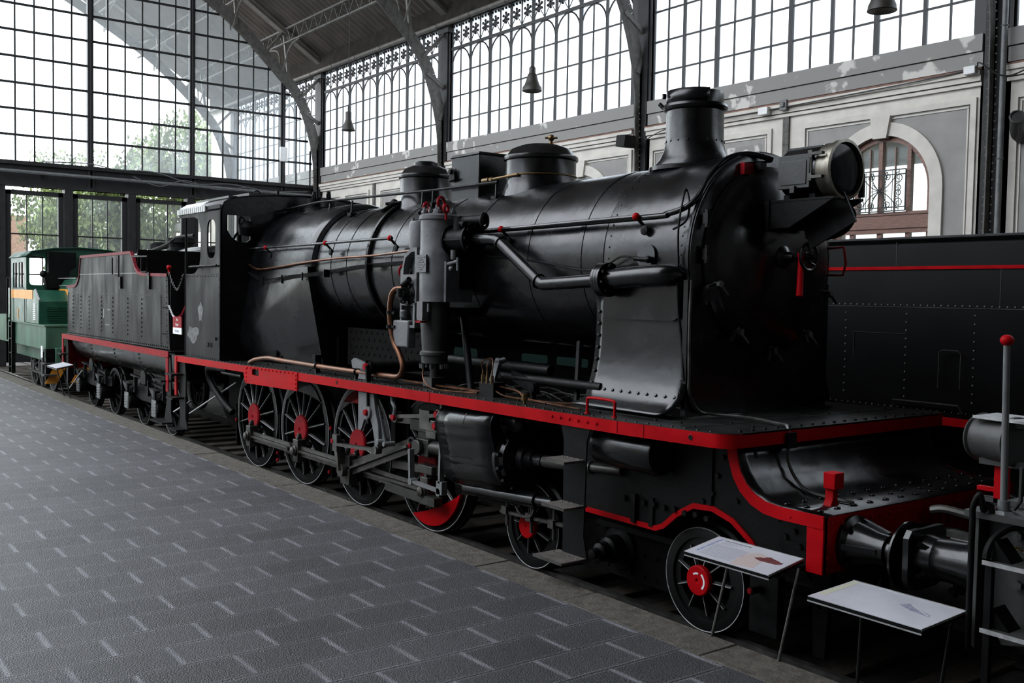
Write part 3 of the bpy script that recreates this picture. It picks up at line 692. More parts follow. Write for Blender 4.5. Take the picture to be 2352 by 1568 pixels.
# firebox with rounded shoulder and folded side sheets
fb = MB(); G = []
for x, r in ((-15.4, .955), (-13.35, .955), (-13.24, .945), (-13.17, .92), (-13.13, .87)):
    row = [(x, -r*cos(PI*i/40), ZC+r*sin(PI*i/40)) for i in range(41)]
    G.append(row)
fb.grid(G)
for s in (-1, 1):
    A = (-13.24, s*.945, 3.1); A2 = (-13.2, s*.95, 2.93); Bq = (-15.4, s*1.15, 1.92); C = (-13.2, s*.66, 1.66); D = (-15.4, s*1.0, 1.66); E_ = (-15.4, s*.955, 3.1)
    fb.add([A, A2, Bq, C, D, E_], [(0, 5, 2, 1), (1, 2, 3), (2, 4, 3)])
fb.add([(-13.2, -.95, 2.93), (-13.2, .95, 2.93), (-13.2, .70, 1.66), (-13.2, -.70, 1.66)], [(0, 1, 2, 3)])
fb.add([(-13.24, -.945, 3.1), (-13.24, .945, 3.1), (-13.2, .95, 2.93), (-13.2, -.95, 2.93)], [(0, 1, 2, 3)])
fb.rivrow((-14.3, -.957, 3.35), (-14.25, -.86, 1.8), 12, (0, -1, 0), .012)
fbx = P('firebox', fb, BLKB, ang=30)
P('washout_door', MB().lathe((-14.35, -.83, 1.80), (0, -1, 0), [(.0, .06), (.13, .06), (.13, 0)], 16).cyl((-14.35, -.8, 1.8), (-14.35, -.94, 1.8), .05), BLKD, par=fbx)
P('firebox_stays', MB().box(-13.2, -13.12, -.5, -.42, 1.7, 2.1).box(-13.05, -12.95, -.95, -.85, 1.7, 1.86), BLKD, par=fbx)
# fire hole grate screens under the barrel (perforated plate)
sc = MB().box(-12.9, -10.6, -.47, -.45, 1.72, 2.25)
for i in range(15):
    for j in range(5): sc.rivet((-12.8+.15*i+(.07 if j % 2 else 0), -.47, 1.8+.1*j), (0, -1, 0), .028, .012)
P('ash_screen', sc, SOOT)

# smokebox, door and front plate
R0 = .94
sm = MB().lathe((0, .03, ZC), (1, 0, 0), [(0, -7.02), (R0-.005, -7.02), (R0, -7.0), (R0, -5.96), (R0+.012, -5.95), (R0+.012, -5.90), (R0-.03, -5.885), (0, -5.885)], 80)
for i in range(56):
    a = 2*PI*i/56; sm.rivet((-6.93, .03+R0*cos(a), ZC+R0*sin(a)), (0, cos(a), sin(a)), .010)
for i in range(40):
    a = PI*.5+PI*i/40*1.1; sm.rivet((-6.02, .03+R0*cos(a), ZC+R0*sin(a)), (0, cos(a), sin(a)), .010)
smoke = P('smokebox', sm, BLKB)
P('front_ring', MB().lathe((0, .03, ZC), (1, 0, 0), [(R0+.012, -5.945), (R0+.022, -5.945), (R0+.022, -5.915), (R0+.012, -5.915)], 80), BLK, par=smoke)
dp = [(.835, -5.89), (.835, -5.855), (.81, -5.835)]+[(.80*cos(t), -5.835+.16*sin(t)) for t in [PI/2*i/14 for i in range(1, 15)]]
door = P('smokebox_door', MB().lathe((0, .04, ZC-.01), (1, 0, 0), dp, 80), BLK)
hw = MB(); hc = V(-5.41, .02, 3.12)
hw.torus(hc, (1, 0, 0), .115, .014, 28, 8); hw.cyl(hc-V(.28, 0, 0), hc+V(.05, 0, 0), .026); hw.cyl(hc+V(.02, 0, 0), hc+V(.07, 0, 0), .018, n=6)
for k in range(5):
    a = 2*PI*k/5; hw.tube(spline([hc, hc+V(0, .05*cos(a), .05*sin(a)), hc+V(0, .115*cos(a+.6), .115*sin(a+.6))], 5), .011, 6)
P('hand_wheel', hw, BLK, 'black curved-spoke hand wheel', par=door)
P('wheel_boss', MB().lathe((-5.72, .02, 3.12), (1, 0, 0), [(.10, 0), (.10, .05), (.05, .08), (.04, .16), (0, .16)], 20), BLK, par=door)
lv = MB().cyl((-5.46, -.02, 3.13), (-5.42, -.08, 2.78), .024, .030, 10).ball((-5.46, -.02, 3.13), .035, 10)
P('locking_lever', lv, RED, 'red locking lever', par=door)
for ang in (232, 268, 305, 196, 340):
    a = math.radians(ang); c = V(-5.84, .04+.80*cos(a), ZC-.01+.80*sin(a)); d = V(0, cos(a), sin(a))
    cl = MB().cyl(c-d*.02+V(-.02, 0, 0), c-d*.02+V(.12, 0, 0), .018, n=8).beam(c-d*.09+V(.05, 0, 0), c+d*.09+V(.04, 0, 0), .028, .022).beam(c+V(.1, 0, 0), c+V(.11, .09, -.09), .035, .018).bolt(c+V(.09, 0, 0), (1, 0, 0), .028, .03)
    P('door_clamp', cl, STEELD, par=door)
for z in (2.77, 3.42, 3.12):
    c = V(-5.85, -.80 if z != 3.12 else -.80, z)
    h = MB().box(c.x, c.x+.05, c.y-.03, c.y+.02, z-.045, z+.045).bolt((c.x+.03, c.y-.005, z+.045), (0, 0, 1), .024, .03).bolt((c.x+.03, c.y-.005, z-.075), (0, 0, 1), .024, .03)
    P('door_hinge', h, BLK, par=door)
P('door_handle', MB().tube([(-5.90, .93, 3.24), (-5.72, .95, 3.25), (-5.70, .96, 3.10), (-5.72, .95, 2.99), (-5.90, .93, 2.99)], .013, 8), REDD, 'red side handle', par=door)
P('front_plate', MB().prism([(-.96, 1.75), (.96, 1.75), (.96, 2.9), (-.96, 2.9)], YZ, -5.93, -5.88), BLK)
P('front_conduit', MB().tube(spline([(-5.87, -.93, 2.9), (-5.86, -.95, 2.5), (-5.86, -.94, 2.1), (-5.86, -.93, 1.95), (-5.84, -.84, 1.80), (-5.80, -.70, 1.765), (-5.5, -.62, 1.765), (-5.1, -.72, 1.765), (-4.96, -.78, 1.76), (-4.93, -.80, 1.66), (-4.93, -.80, 1.50), (-4.84, -.80, 1.36), (-4.7, -.80, 1.29), (-4.35, -.78, 1.27)], 7), .014, 6), STEELD)
P('conduit_box', MB().box(-4.97, -4.90, -.84, -.74, 1.60, 1.72), BLKD)

# skirt plates between smokebox and running board
def skirt(s):
    zz = [2.90, 2.6, 2.35, 2.15, 2.0, 1.90, 1.83, 1.785, 1.765]
    yy = [.915, .90, .905, .925, .96, 1.0, 1.05, 1.11, 1.20]
    G = []
    for z, y in zip(zz, yy):
        xl = -7.08; xr = -5.88
        if z < 1.87: xr = -5.88-(1.87-z)*.6; xl = -7.02+(1.87-z)*-.6
        G.append([(xl+(xr-xl)*i/12, s*y, z) for i in range(13)])
    m_ = MB().grid(G)
    if s < 0:
        for i in range(7):
            for e in (-7.04, -5.92): m_.rivet((e, s*interp(list(zip(zz[::-1], yy[::-1])), 1.95+.11*i)-.004, 1.95+.11*i), (0, s, 0), .014)
        for i in range(10): m_.rivet((-6.95+.11*i, -1.0-.006, 1.905), (0, -1, .4), .011)
    P('smokebox_skirt', m_, BLKB, solid=.012)
skirt(-1); skirt(1)

# chimney
ch = MB().lathe((-6.75, 0, 0), (0, 0, 1), [(.40, 3.93), (.385, 4.0), (.335, 4.06), (.295, 4.14), (.275, 4.24), (.272, 4.52), (.30, 4.53), (.31, 4.555), (.30, 4.58), (.268, 4.59), (.268, 4.66), (.262, 4.70), (.24, 4.70), (.235, 4.5), (0, 4.4)], 48)
for i in range(18):
    a = 2*PI*i/18; ch.rivet((-6.75+.276*cos(a), .276*sin(a), 4.23), (cos(a), sin(a), 0), .013)
chim = P('chimney', ch, BLK)
P('chimney_flange', MB().lathe((-6.75, 0, 0), (0, 0, 1), [(.43, 3.95), (.43, 3.985), (.38, 4.0)], 40), BLK, par=chim)
P('chimney_cowl', MB().grid([[(-6.75+.270*cos(t), .270*sin(t), z) for t in [PI*.75+PI*1.15*i/20 for i in range(21)]] for z in (4.58, 4.71)]).bolt((-6.9, -.25, 4.66), (-.5, -.9, 0), .02, .03), BLK, par=chim, solid=.012)
P('chimney_lug', MB().cyl((-7.0, -.15, 4.56), (-7.06, -.17, 4.62), .02), BLK, par=chim)
P('drain_valve', MB().cyl((-6.2, .35, 3.95), (-6.2, .35, 4.04), .035, .02).ball((-6.2, .35, 4.05), .024, 8), BRASS)

# domes and sandbox
def dome(x, r, zs, zt, name):
    d = MB().lathe((x, 0, 0), (0, 0, 1), [(r+.05, 3.86), (r+.02, 3.96), (r, 4.02), (r, zs-.03), (r+.02, zs-.02), (r+.025, zs), (r+.02, zs+.025), (r*.97, zs+.04), (r*.86, zs+(zt-zs)*.62), (r*.6, zs+(zt-zs)*.9), (r*.3, zt), (0, zt)], 48)
    return P(name, d, BLK)
d1 = dome(-9.12, .405, 4.30, 4.47, 'steam_dome'); d2 = dome(-11.6, .345, 4.30, 4.46, 'sand_dome')
P('dome_lid', MB().lathe((-11.6, 0, 0), (0, 0, 1), [(.17, 4.44), (.17, 4.49), (.12, 4.51), (0, 4.515)], 28), BLK, par=d2)
P('dome_valve', MB().cyl((-9.0, .05, 4.46), (-9.0, .05, 4.53), .02).ball((-9.0, .05, 4.54), .04, 10).cyl((-9.05, 0, 4.54), (-8.95, .1, 4.54), .012), BRASS, par=d1)
P('dome_band', MB().torus((-9.12, 0, 4.10), (0, 0, 1), .41, .009, 40, 6), BRASS, par=d1)
P('dome_pipe', MB().tube([(-9.6, -.38, 4.08), (-9.45, -.40, 4.08), (-9.0, -.42, 4.09)], .015, 8).cyl((-9.75, -.36, 4.08), (-9.6, -.38, 4.08), .03).bolt((-9.58, -.38, 4.08), (1, 0, 0), .03, .05), BRASS, par=d1)
sb = MB().box(-10.44, -9.84, -.36, .40, 3.85, 4.44); sb.box(-10.455, -9.825, -.375, .415, 4.40, 4.425)
sbx = P('sand_box', sb, BLK, bevel=.012)
P('valve_lever', MB().prism([(-.06, 0), (.08, 0), (.06, .12), (0, .16), (-.04, .1)], lambda u, v, d: (-10.38+u, d, 4.12+v), -.40, -.37).beam((-10.42, -.41, 4.13), (-10.28, -.41, 4.15), .02, .02).bolt((-10.38, -.40, 4.24), (0, -1, 0), .03, .03), BLKD, par=sbx)
P('sand_valve', MB().ball((-11.75, -.40, 3.94), .06, 10).cyl((-11.75, -.40, 3.94), (-11.7, -.6, 3.82), .03).cyl((-11.8, -.5, 3.93), (-11.65, -.36, 3.95), .022), BLKD, par=d2)

# safety valves
sv = MB().lathe((-14.75, 0, 0), (0, 0, 1), [(.34, 4.0), (.34, 4.07), (.24, 4.08), (0, 4.08)], 28)
svx = P('safety_valve', sv, BLK)
for dx, dy in ((-.13, -.06), (.13, .06)):
    P('valve_column', MB().cyl((-14.75+dx, dy, 4.07), (-14.75+dx, dy, 4.22), .12, .12, 20).cyl((-14.75+dx, dy, 4.2), (-14.75+dx, dy, 4.34), .045, .03).cyl((-14.8+dx, dy+.03, 4.2), (-14.8+dx, dy+.03, 4.31), .022).cyl((-14.69+dx, dy-.05, 4.2), (-14.69+dx, dy-.05, 4.29), .02), BLKD, par=svx)

# headlamp on the smokebox top
hl = MB().lathe((-5.58, .0, 3.83), (1, 0, 0), [(0, 0), (.21, 0), (.225, .03), (.225, .42), (0, .42)], 32); hl.box(-5.56, -5.22, -.10, .12, 3.98, 4.04)
lamp_ = P('headlamp', hl, BLK)
P('lamp_door', MB().box(-5.56, -5.24, -.235, -.20, 3.68, 3.96).box(-5.53, -5.27, -.242, -.23, 3.71, 3.91).box(-5.42, -5.37, -.26, -.23, 3.64, 3.70), GREYD, par=lamp_, bevel=.004)
P('lamp_rim', MB().lathe((-5.20, 0, 3.83), (1, 0, 0), [(.225, 0), (.235, .01), (.235, .10), (.25, .11), (.25, .15), (.225, .155), (.22, .12)], 40), mat('tarnished_nickel_rim', (.20, .185, .15), .35, metal=.8, var=.35, vscale=12), 'worn metal lamp rim', par=lamp_)
P('lamp_lens', MB().lathe((-5.20, 0, 3.83), (1, 0, 0), [(.225, .125), (.18, .135), (0, .145)], 36), LENS, par=lamp_)
lh = MB()
for z in (3.95, 3.76): lh.box(-5.22, -5.10, -.27, -.23, z-.012, z+.012).box(-5.24, -5.20, -.265, -.225, z-.03, z+.03)
lh.cyl((-5.21, -.25, 3.74), (-5.21, -.25, 3.98), .010)
P('lamp_hinge', lh, STEELD, par=lamp_)
P('lamp_lug', MB().box(-5.1, -5.06, .25, .28, 3.62, 3.82), BLKD, par=lamp_)
br = MB().prism([(-5.70, 3.60), (-5.02, 3.585), (-5.46, 3.36), (-5.66, 3.36)], XZ, -.20, -.185).prism([(-5.70, 3.60), (-5.02, 3.585), (-5.46, 3.36), (-5.66, 3.36)], XZ, .19, .205)
br.box(-5.70, -5.02, -.205, -.14, 3.58, 3.598).box(-5.70, -5.02, .15, .205, 3.58, 3.598).box(-5.84, -5.66, -.22, .22, 3.34, 3.6).beam((-5.46, .0, 3.365), (-5.03, 0, 3.58), .02, .40, ref=(0, 0, 1))
br.box(-5.56, -5.50, -.15, .15, 3.59, 3.64).box(-5.3, -5.24, -.15, .15, 3.59, 3.64)
P('lamp_bracket', br, BLKD)
P('lamp_handle', MB().tube(spline([(-5.1, .08, 3.57), (-5.02, .08, 3.46), (-5.1, .08, 3.33), (-5.3, .10, 3.28), (-5.5, .1, 3.30)], 6), .02, 8), BLKD, par=lamp_)
P('lamp_conduit', MB().tube(spline([(-5.80, -.02, 3.98), (-5.90, -.22, 4.02), (-5.98, -.42, 3.96), (-5.98, -.62, 3.80), (-5.95, -.78, 3.62), (-6.0, -.88, 3.52), (-6.2, -.91, 3.47), (-6.5, -.925, 3.45), (-9.5, -.88, 3.43)], 10), .026, 10), BLK)
P('marker_lamp_bracket', MB().box(-5.88, -5.83, -.35, -.22, 3.83, 3.93).cyl((-6.1, -.38, 3.90), (-5.86, -.30, 3.89), .012), REDD, 'small red lamp bracket')
P('top_lamp_iron', MB().beam((-5.88, -.28, 3.93), (-5.80, -.05, 3.96), .03, .02).box(-5.86, -5.78, -.20, -.12, 3.88, 3.94), BLKD)
P('loose_wire', MB().tube(spline([(-6.02, -.94, 3.1), (-6.0, -.965, 3.35), (-6.02, -.90, 3.58), (-6.08, -.80, 3.68), (-6.0, -.84, 3.55), (-5.97, -.91, 3.40), (-6.08, -.95, 3.33)], 7), .009, 6), BLKD)
P('skirt_conduit', MB().tube(spline([(-6.02, -.94, 3.1), (-5.99, -.96, 2.7), (-5.95, -.95, 2.4), (-5.90, -.96, 2.05)], 6), .013, 6), BLKD)

# hand rails
for pts, knobs in (([(-15.35, -1.00, 3.40), (-13.0, -.985, 3.41), (-10.8, -.975, 3.42)], [-14.6, -12.6, -10.85]), ([(-9.6, -.96, 3.42), (-6.5, -.965, 3.46)], [-8.55, -6.52])):
    hr = P('hand_rail', MB().tube(pts, .019, 8), BLK)
    for kx in knobs:
        z = interp([(p[0], p[2]) for p in pts], kx); y = interp([(p[0], p[1]) for p in pts], kx)
        P('rail_knob', MB().ball((kx, y, z), .036, 12), RED, 'red rail knob', par=hr)
        P('rail_bracket', MB().cyl((kx, y, z), (kx+.06, y+.09, z-.12), .016).lathe((kx+.06, y+.06, z-.12), (0, -1, 0), [(.045, 0), (.045, .02), (0, .03)], 8), BLKD, par=hr)
tr = P('top_pipe', MB().tube([(-15.45, -.36, 4.06), (-14.0, -.40, 4.10), (-10.7, -.42, 4.04), (-9.35, -.44, 4.03)], .017, 8), BLKD)
for kx in (-13.6, -12.9, -11.0, -10.75, -9.4): P('pipe_clip', MB().beam((kx, -.42, 4.05), (kx+.05, -.46, 3.86), .02, .02).box(kx, kx+.1, -.5, -.40, 3.83, 3.87), BLKD, par=tr)
P('copper_feed_pipe', MB().tube(spline([(-15.3, -.98, 3.16), (-14.9, -.99, 3.08), (-14.2, -.99, 3.10), (-13.4, -.985, 3.15), (-12.4, -.94, 3.20), (-11.3, -.93, 3.22), (-10.2, -1.05, 3.25)], 8), .016, 8), COPPER)
cb = MB()
for k in range(4): cb.tube(spline([(-15.3, -.985-.008*k, 3.05-.005*k), (-14.6, -.99, 2.93-.022*k), (-13.7, -.985, 2.98-.016*k), (-12.9, -.90-.03, 3.02-.014*k), (-11.8, -.905, 3.10-.012*k), (-10.3, -.95, 3.14-.01*k)], 6), .006, 5)
for x in (-14.7, -14.0, -13.3, -12.6, -11.4): cb.box(x-.008, x+.008, -1.005, -.985+.07*(x > -13), interp([(-14.7, 2.82), (-13.7, 2.88), (-11.4, 3.02)], x), interp([(-14.7, 2.96), (-13.7, 3.0), (-11.4, 3.11)], x))
P('lubricator_lines', cb, BLKD)
P('small_cable', MB().tube(spline([(-8.9, -.90, 3.16), (-8.0, -.915, 3.09), (-7.3, -.93, 3.00), (-6.95, -.96, 3.02), (-6.7, -.97, 3.11), (-6.5, -.97, 3.09)], 8), .010, 6).cyl((-6.52, -.97, 3.09), (-6.36, -.97, 3.08), .02).ball((-6.36, -.96, 3.08), .035, 8), BLKD)
P('inspection_cover', MB().lathe((-6.42, -.92, 3.11), (0, -1, .1), [(.11, 0), (.11, .012), (0, .014)], 20), BLKB)
cover = MB().prism(rrect(-6.95, -5.98, 2.55, 2.98, .1), XZ, -.945, -.935)
for i in range(6): cover.rivet((-6.88+.17*i, -.945, 2.94), (0, -1, 0), .012)
P('cover_plate', cover, BLKB)

# steam pipe from the pump to the smokebox
sp = spline([(-9.25, -1.13, 3.34), (-8.8, -1.10, 3.33), (-8.52, -1.07, 3.32), (-8.42, -1.06, 3.28)], 5)+spline([(-7.85, -1.05, 2.93), (-7.74, -1.05, 2.87), (-7.6, -1.05, 2.865), (-6.85, -1.05, 2.90)], 5)
spx = P('steam_pipe', MB().tube(sp, .062, 16), BLK)
fl = MB()
for k in range(3): fl.lathe((-6.85+.035*k, -1.05, 2.90), (1, 0, .04), [(0, 0), (.155, 0), (.155, .03), (0, .03)], 28)
for k in range(8):
    a = 2*PI*k/8+.2; fl.bolt((-6.74, -1.05+.12*cos(a), 2.905+.12*sin(a)), (1, 0, 0), .02, .03); fl.bolt((-6.85, -1.05+.12*cos(a), 2.905+.12*sin(a)), (-1, 0, 0), .02, .03)
P('pipe_flange', fl, BLK, par=spx)
P('pipe_elbow', MB().tube(spline([(-6.78, -1.05, 2.905), (-6.4, -1.05, 2.93), (-6.18, -1.03, 2.94), (-6.08, -.98, 2.94), (-6.05, -.88, 2.94)], 5), .092, 18), BLK, par=spx)
P('pipe_collar', MB().torus((-8.42, -1.06, 3.28), (1, 0, -.4), .065, .014, 18, 6), BLK, par=spx)
P('pipe_collar', MB().torus((-7.79, -1.05, 2.89), (1, 0, -.3), .066, .014, 18, 6), BLK, par=spx)
# air pump
PX, PY = -9.42, -1.18
pm = MB().lathe((PX, PY, 0), (0, 0, 1), [(0, 2.66), (.205, 2.66), (.205, 3.22), (.20, 3.235), (.20, 3.55), (.215, 3.56), (.215, 3.60), (.19, 3.62), (0, 3.63)], 32)
pm.box(PX+.0, PX+.24, PY-.05, PY+.3, 2.66, 3.1)
pump = P('air_pump', pm, PUMP)
pl = MB().box(PX-.11, PX+.10, PY-.222, PY-.20, 2.98, 3.17)
for i, w in enumerate((.085, .04, .06, .08, .07, .03)): pl.box(PX-.005-w, PX-.005+w, PY-.228, PY-.22, 3.14-.026*i, 3.15-.026*i)
P('maker_plate', pl, PUMP, par=pump)
bt = MB()
for k in range(11):
    a = 2*PI*k/11; bt.cyl((PX+.17*cos(a), PY+.17*sin(a), 3.6), (PX+.17*cos(a), PY+.17*sin(a), 3.69), .014, n=8).bolt((PX+.17*cos(a), PY+.17*sin(a), 3.63), (0, 0, 1), .026, .03)
bt.cyl((PX, PY, 3.6), (PX, PY, 3.68), .06).cyl((PX+.06, PY-.06, 3.66), (PX+.06, PY-.06, 3.72), .02)
P('cover_bolts', bt, PUMP, par=pump)
for (dx, dy, z, r) in ((-.13, -.08, 3.70, .05), (.12, -.05, 3.74, .06), (.30, -.1, 3.66, .04)):
    P('lifting_eye', MB().torus((PX+dx, PY+dy, z), (1, .4, 0), r, .016, 16, 6).cyl((PX+dx, PY+dy, z-.12), (PX+dx, PY+dy, z-r), .014), REDD, 'red lifting eye', par=pump)
vc = MB().lathe((PX-.36, PY-.02, 0), (0, 0, 1), [(0, 3.26), (.12, 3.26), (.125, 3.52), (.11, 3.56), (.03, 3.57), (0, 3.60)], 20)
for k in range(4): vc.bolt((PX-.36+.09*cos(k*1.57), PY-.02+.09*sin(k*1.57), 3.56), (0, 0, 1), .02, .03)
P('valve_chest', vc, PUMP, par=pump)
# ported column on the left of the pump with dark openings
pc = MB()
outl = [(-.56, 2.64), (-.21, 2.64), (-.21, 3.26), (-.33, 3.26), (-.48, 3.18), (-.53, 3.02), (-.56, 3.0)]
hole = [(-.50, 2.96), (-.25, 2.96), (-.25, 3.215), (-.33, 3.21), (-.45, 3.15), (-.49, 3.05)]
pc.prism(outl, lambda u, v, d: (PX+u, d, v), PY-.15, PY-.03, [hole])
pc.box(PX-.55, PX-.22, PY-.05, PY-.03, 2.66, 3.24)
pc.prism([(-.56, 2.36), (-.24, 2.36), (-.24, 2.66), (-.56, 2.66)], lambda u, v, d: (PX+u, d, v), PY-.15, PY-.02, [[(-.53, 2.39), (-.28, 2.39), (-.28, 2.61), (-.53, 2.61)]])
pc.box(PX-.54, PX-.26, PY-.04, PY-.02, 2.37, 2.65)
for i in range(12): pc.rivet((PX-.44+.018*i, PY-.152, 2.675), (0, -1, 0), .007)
P('port_column', pc, PUMP, par=pump)
gv = MB().lathe((PX-.37, PY-.13, 2.74), (0, -1, 0), [(.13, 0), (.13, .03), (.08, .05), (.07, .13), (0, .14)], 20)
for k in range(6): gv.bolt((PX-.37+.1*cos(k), PY-.16, 2.74+.1*sin(k)), (0, -1, 0), .022, .03)
gv.cyl((PX-.42, PY-.2, 2.84), (PX-.28, PY-.2, 2.90), .035).cyl((PX-.5, PY-.15, 2.66), (PX-.38, PY-.2, 2.74), .04).cyl((PX-.37, PY-.25, 2.70), (PX-.37, PY-.25, 2.80), .05)
P('steam_governor', gv, BLKD, par=pump)
ib = MB().box(PX-.69, PX-.35, PY-.17, PY-.06, 2.13, 2.44); ib.cyl((PX-.53, PY-.12, 2.46), (PX-.53, PY-.12, 2.56), .045)
P('filter_box', ib, PUMP, par=pump, bevel=.02)
P('drain_block', MB().box(PX-.05, PX+.07, PY-.24, PY-.16, 2.48, 2.66).box(PX-.03, PX+.08, PY-.25, PY-.17, 2.455, 2.48).cyl((PX+.13, PY-.2, 2.55), (PX+.13, PY-.2, 2.64), .015), PUMP, par=pump)
P('red_tap', MB().box(PX-.03, PX+.08, PY-.27, PY-.19, 2.43, 2.45), REDD, par=pump)
lw = MB().lathe((PX-.05, PY, 0), (0, 0, 1), [(0, 1.98), (.145, 1.98), (.15, 2.06), (.165, 2.07), (.165, 2.10), (.14, 2.12), (.15, 2.25), (.165, 2.45), (.16, 2.66), (0, 2.66)], 24)
for k in range(8): lw.bolt((PX-.05+.15*cos(k*.785), PY+.15*sin(k*.785), 1.97), (0, 0, -1), .022, .05)
lw.cyl((PX-.05, PY, 1.75), (PX-.05, PY, 2.0), .05).box(PX-.14, PX+.04, PY-.09, PY+.09, 1.72, 1.82)
P('air_cylinder', lw, GREYD, par=pump)
P('pump_bracket', MB().box(PX-.2, PX+.25, PY+.12, -.70, 2.8, 3.3).box(PX-.1, PX+.2, PY+.1, -.70, 2.5, 2.6), BLKD, par=pump)
hv = MB().cyl((-9.35, -1.15, 3.34), (-8.82, -1.10, 3.335), .125, .12, 24)
for x in (-9.22, -8.84): hv.lathe((x, -1.12, 3.335), (1, 0, 0), [(0, 0), (.165, 0), (.165, .03), (0, .03)], 24)
hv.box(-9.22, -8.84, -1.27, -1.25, 3.32, 3.345).cyl((-9.06, -1.13, 3.42), (-9.06, -1.13, 3.58), .085, .08).cyl((-9.06, -1.13, 3.53), (-8.68, -1.10, 3.53), .055).torus((-8.66, -1.10, 3.52), (1, .5, 0), .075, .018, 18, 6).cyl((-8.95, -1.2, 3.5), (-8.8, -1.25, 3.48), .03)
for k in range(8): hv.bolt((-8.81, -1.12+.13*cos(k*.785), 3.335+.13*sin(k*.785)), (1, 0, 0), .02, .035)
P('throttle_valve', hv, BLKD, par=pump)
P('drain_cock', MB().cyl((-9.08, -1.2, 3.12), (-9.08, -1.2, 3.22), .035).cyl((-9.16, -1.22, 3.07), (-9.0, -1.2, 3.10), .02).ball((-9.1, -1.22, 3.02), .03, 8).cyl((-9.0, -1.2, 3.0), (-9.0, -1.2, 3.14), .016), PUMP, par=pump)
P('red_hand_wheel', MB().torus((PX-.62, PY-.05, 3.0), (1, -.9, 0), .075, .013, 20, 6).cyl((PX-.62, PY-.05, 3.0), (PX-.5, PY+.0, 3.0), .014).beam((PX-.62, PY-.05, 2.93), (PX-.62, PY-.05, 3.07), .014, .014).beam((PX-.56, PY-.01, 3.0), (PX-.68, PY-.1, 3.0), .014, .014), REDD, 'red hand wheel', par=pump)
P('valve_spindle', MB().box(PX-.56, PX-.47, PY-.08, PY, 2.93, 3.02).cyl((PX-.54, PY-.06, 3.0), (PX-.54, PY-.06, 3.12), .018).cyl((PX-.57, PY-.04, 3.01), (PX-.46, PY-.04, 3.01), .03).box(PX-.53, PX-.47, PY-.07, PY, 2.7, 3.0), PUMP, par=pump)
cpz = lambda x: zf(x)
cp = spline([(-14.38, -1.33, 1.67), (-14.15, -1.33, 1.73), (-13.7, -1.33, 1.78), (-13.2, -1.33, 1.775), (-12.0, -1.33, 1.77), (-10.8, -1.33, 1.775), (-10.2, -1.33, 1.78), (-9.98, -1.33, 1.80), (-9.90, -1.33, 1.90), (-9.96, -1.33, 2.03), (-10.1, -1.34, 2.2), (-10.17, -1.35, 2.45), (-10.15, -1.35, 2.7), (-10.08, -1.33, 2.79), (-9.95, -1.31, 2.80)], 7)
cpx = P('exhaust_pipe', MB().tube(cp, .034, 10), COPPER, 'copper exhaust pipe')
for x in (-12.1, -11.0): P('pipe_clip', MB().torus((x, -1.33, 1.772), (1, 0, 0), .04, .012, 14, 6).box(x-.02, x+.02, -1.36, -1.30, zf(x), zf(x)+.06), BLKD, par=cpx)
for z in (2.36, 2.52): P('pipe_clip', MB().lathe((-10.16, -1.35, z-.02), (0, 0, 1), [(.03, 0), (.048, 0), (.048, .04), (.03, .04)], 12).box(-10.14, -10.05, -1.37, -1.33, z-.015, z+.015), BLKD, par=cpx)

# running board, valance
rbm = MB(); xs = [-17.25, -16, -15, -14.2, -12.3, -10, -8.9, -7.0, -6.0]
for s in (-1, 1):
    y0, y1 = sorted((s*1.5, s*.86)); G = []
    for z_ in (0, -.014):
        for y in (y0, y1): G.append([(x, y, zf(x)+z_) for x in xs])
    rbm.grid([G[0], G[1], G[3], G[2], G[0]])
    for a in (0, -1): rbm.add([G[0][a], G[1][a], G[3][a], G[2][a]], [(0, 1, 2, 3)])
c = .16
fo = [(-6.0, -1.5), (-4.93-c, -1.5)]+[(-4.93-c+c*sin(t), -1.5+c-c*cos(t)) for t in [PI/2*i/6 for i in range(1, 7)]]+[(-4.93-c+c*cos(t), 1.5-c+c*sin(t)) for t in [PI/2*i/6 for i in range(7)]]+[(-6.0, 1.5)]
rbm.prism(fo, lambda u, v, d: (u, v, zf(u)+d), -.014, 0)
random.seed(11)
for k in range(90):
    x = -17.1+12.1*k/90; rbm.rivet((x, -1.46, zf(x)), (0, 0, 1), .013, .012)
    if random.random() < .5: rbm.bolt((x, random.uniform(-1.3, -.95), zf(x)), (0, 0, 1), .013, .018)
for k in range(19):
    rbm.bolt((-4.99, -1.3+2.6*k/18, 1.75), (0, 0, 1), .016, .016)
    if k % 3 == 0: rbm.bolt((-5.45, -1.3+2.6*k/18, 1.737), (0, 0, 1), .014, .012)
P('running_board', rbm, DECK, ang=30)
P('board_seam', MB().box(-7.05, -5.1, -1.16, -1.14, 1.715, 1.733).box(-5.42, -5.40, -1.45, 1.4, 1.735, 1.742), DECK)
def val(path, hgt, th=.016):
    """red edge strip following a plan path [(x, y)] under the board edge"""
    G = []
    for (x, y, nx, ny) in path:
        G.append([(x, y, zf(x)-.005), (x, y, zf(x)-hgt), (x-nx*th, y-ny*th, zf(x)-hgt), (x-nx*th, y-ny*th, zf(x)-.005)])
    m_ = MB().grid(G, closed=True); m_.add(G[0], [(0, 1, 2, 3)]); m_.add(G[-1], [(3, 2, 1, 0)]); return m_
pathN = [(x, -1.502, 0, -1) for x in (-17.25, -15.5, -14.16)]
P('valance', val(pathN, .105), RED)
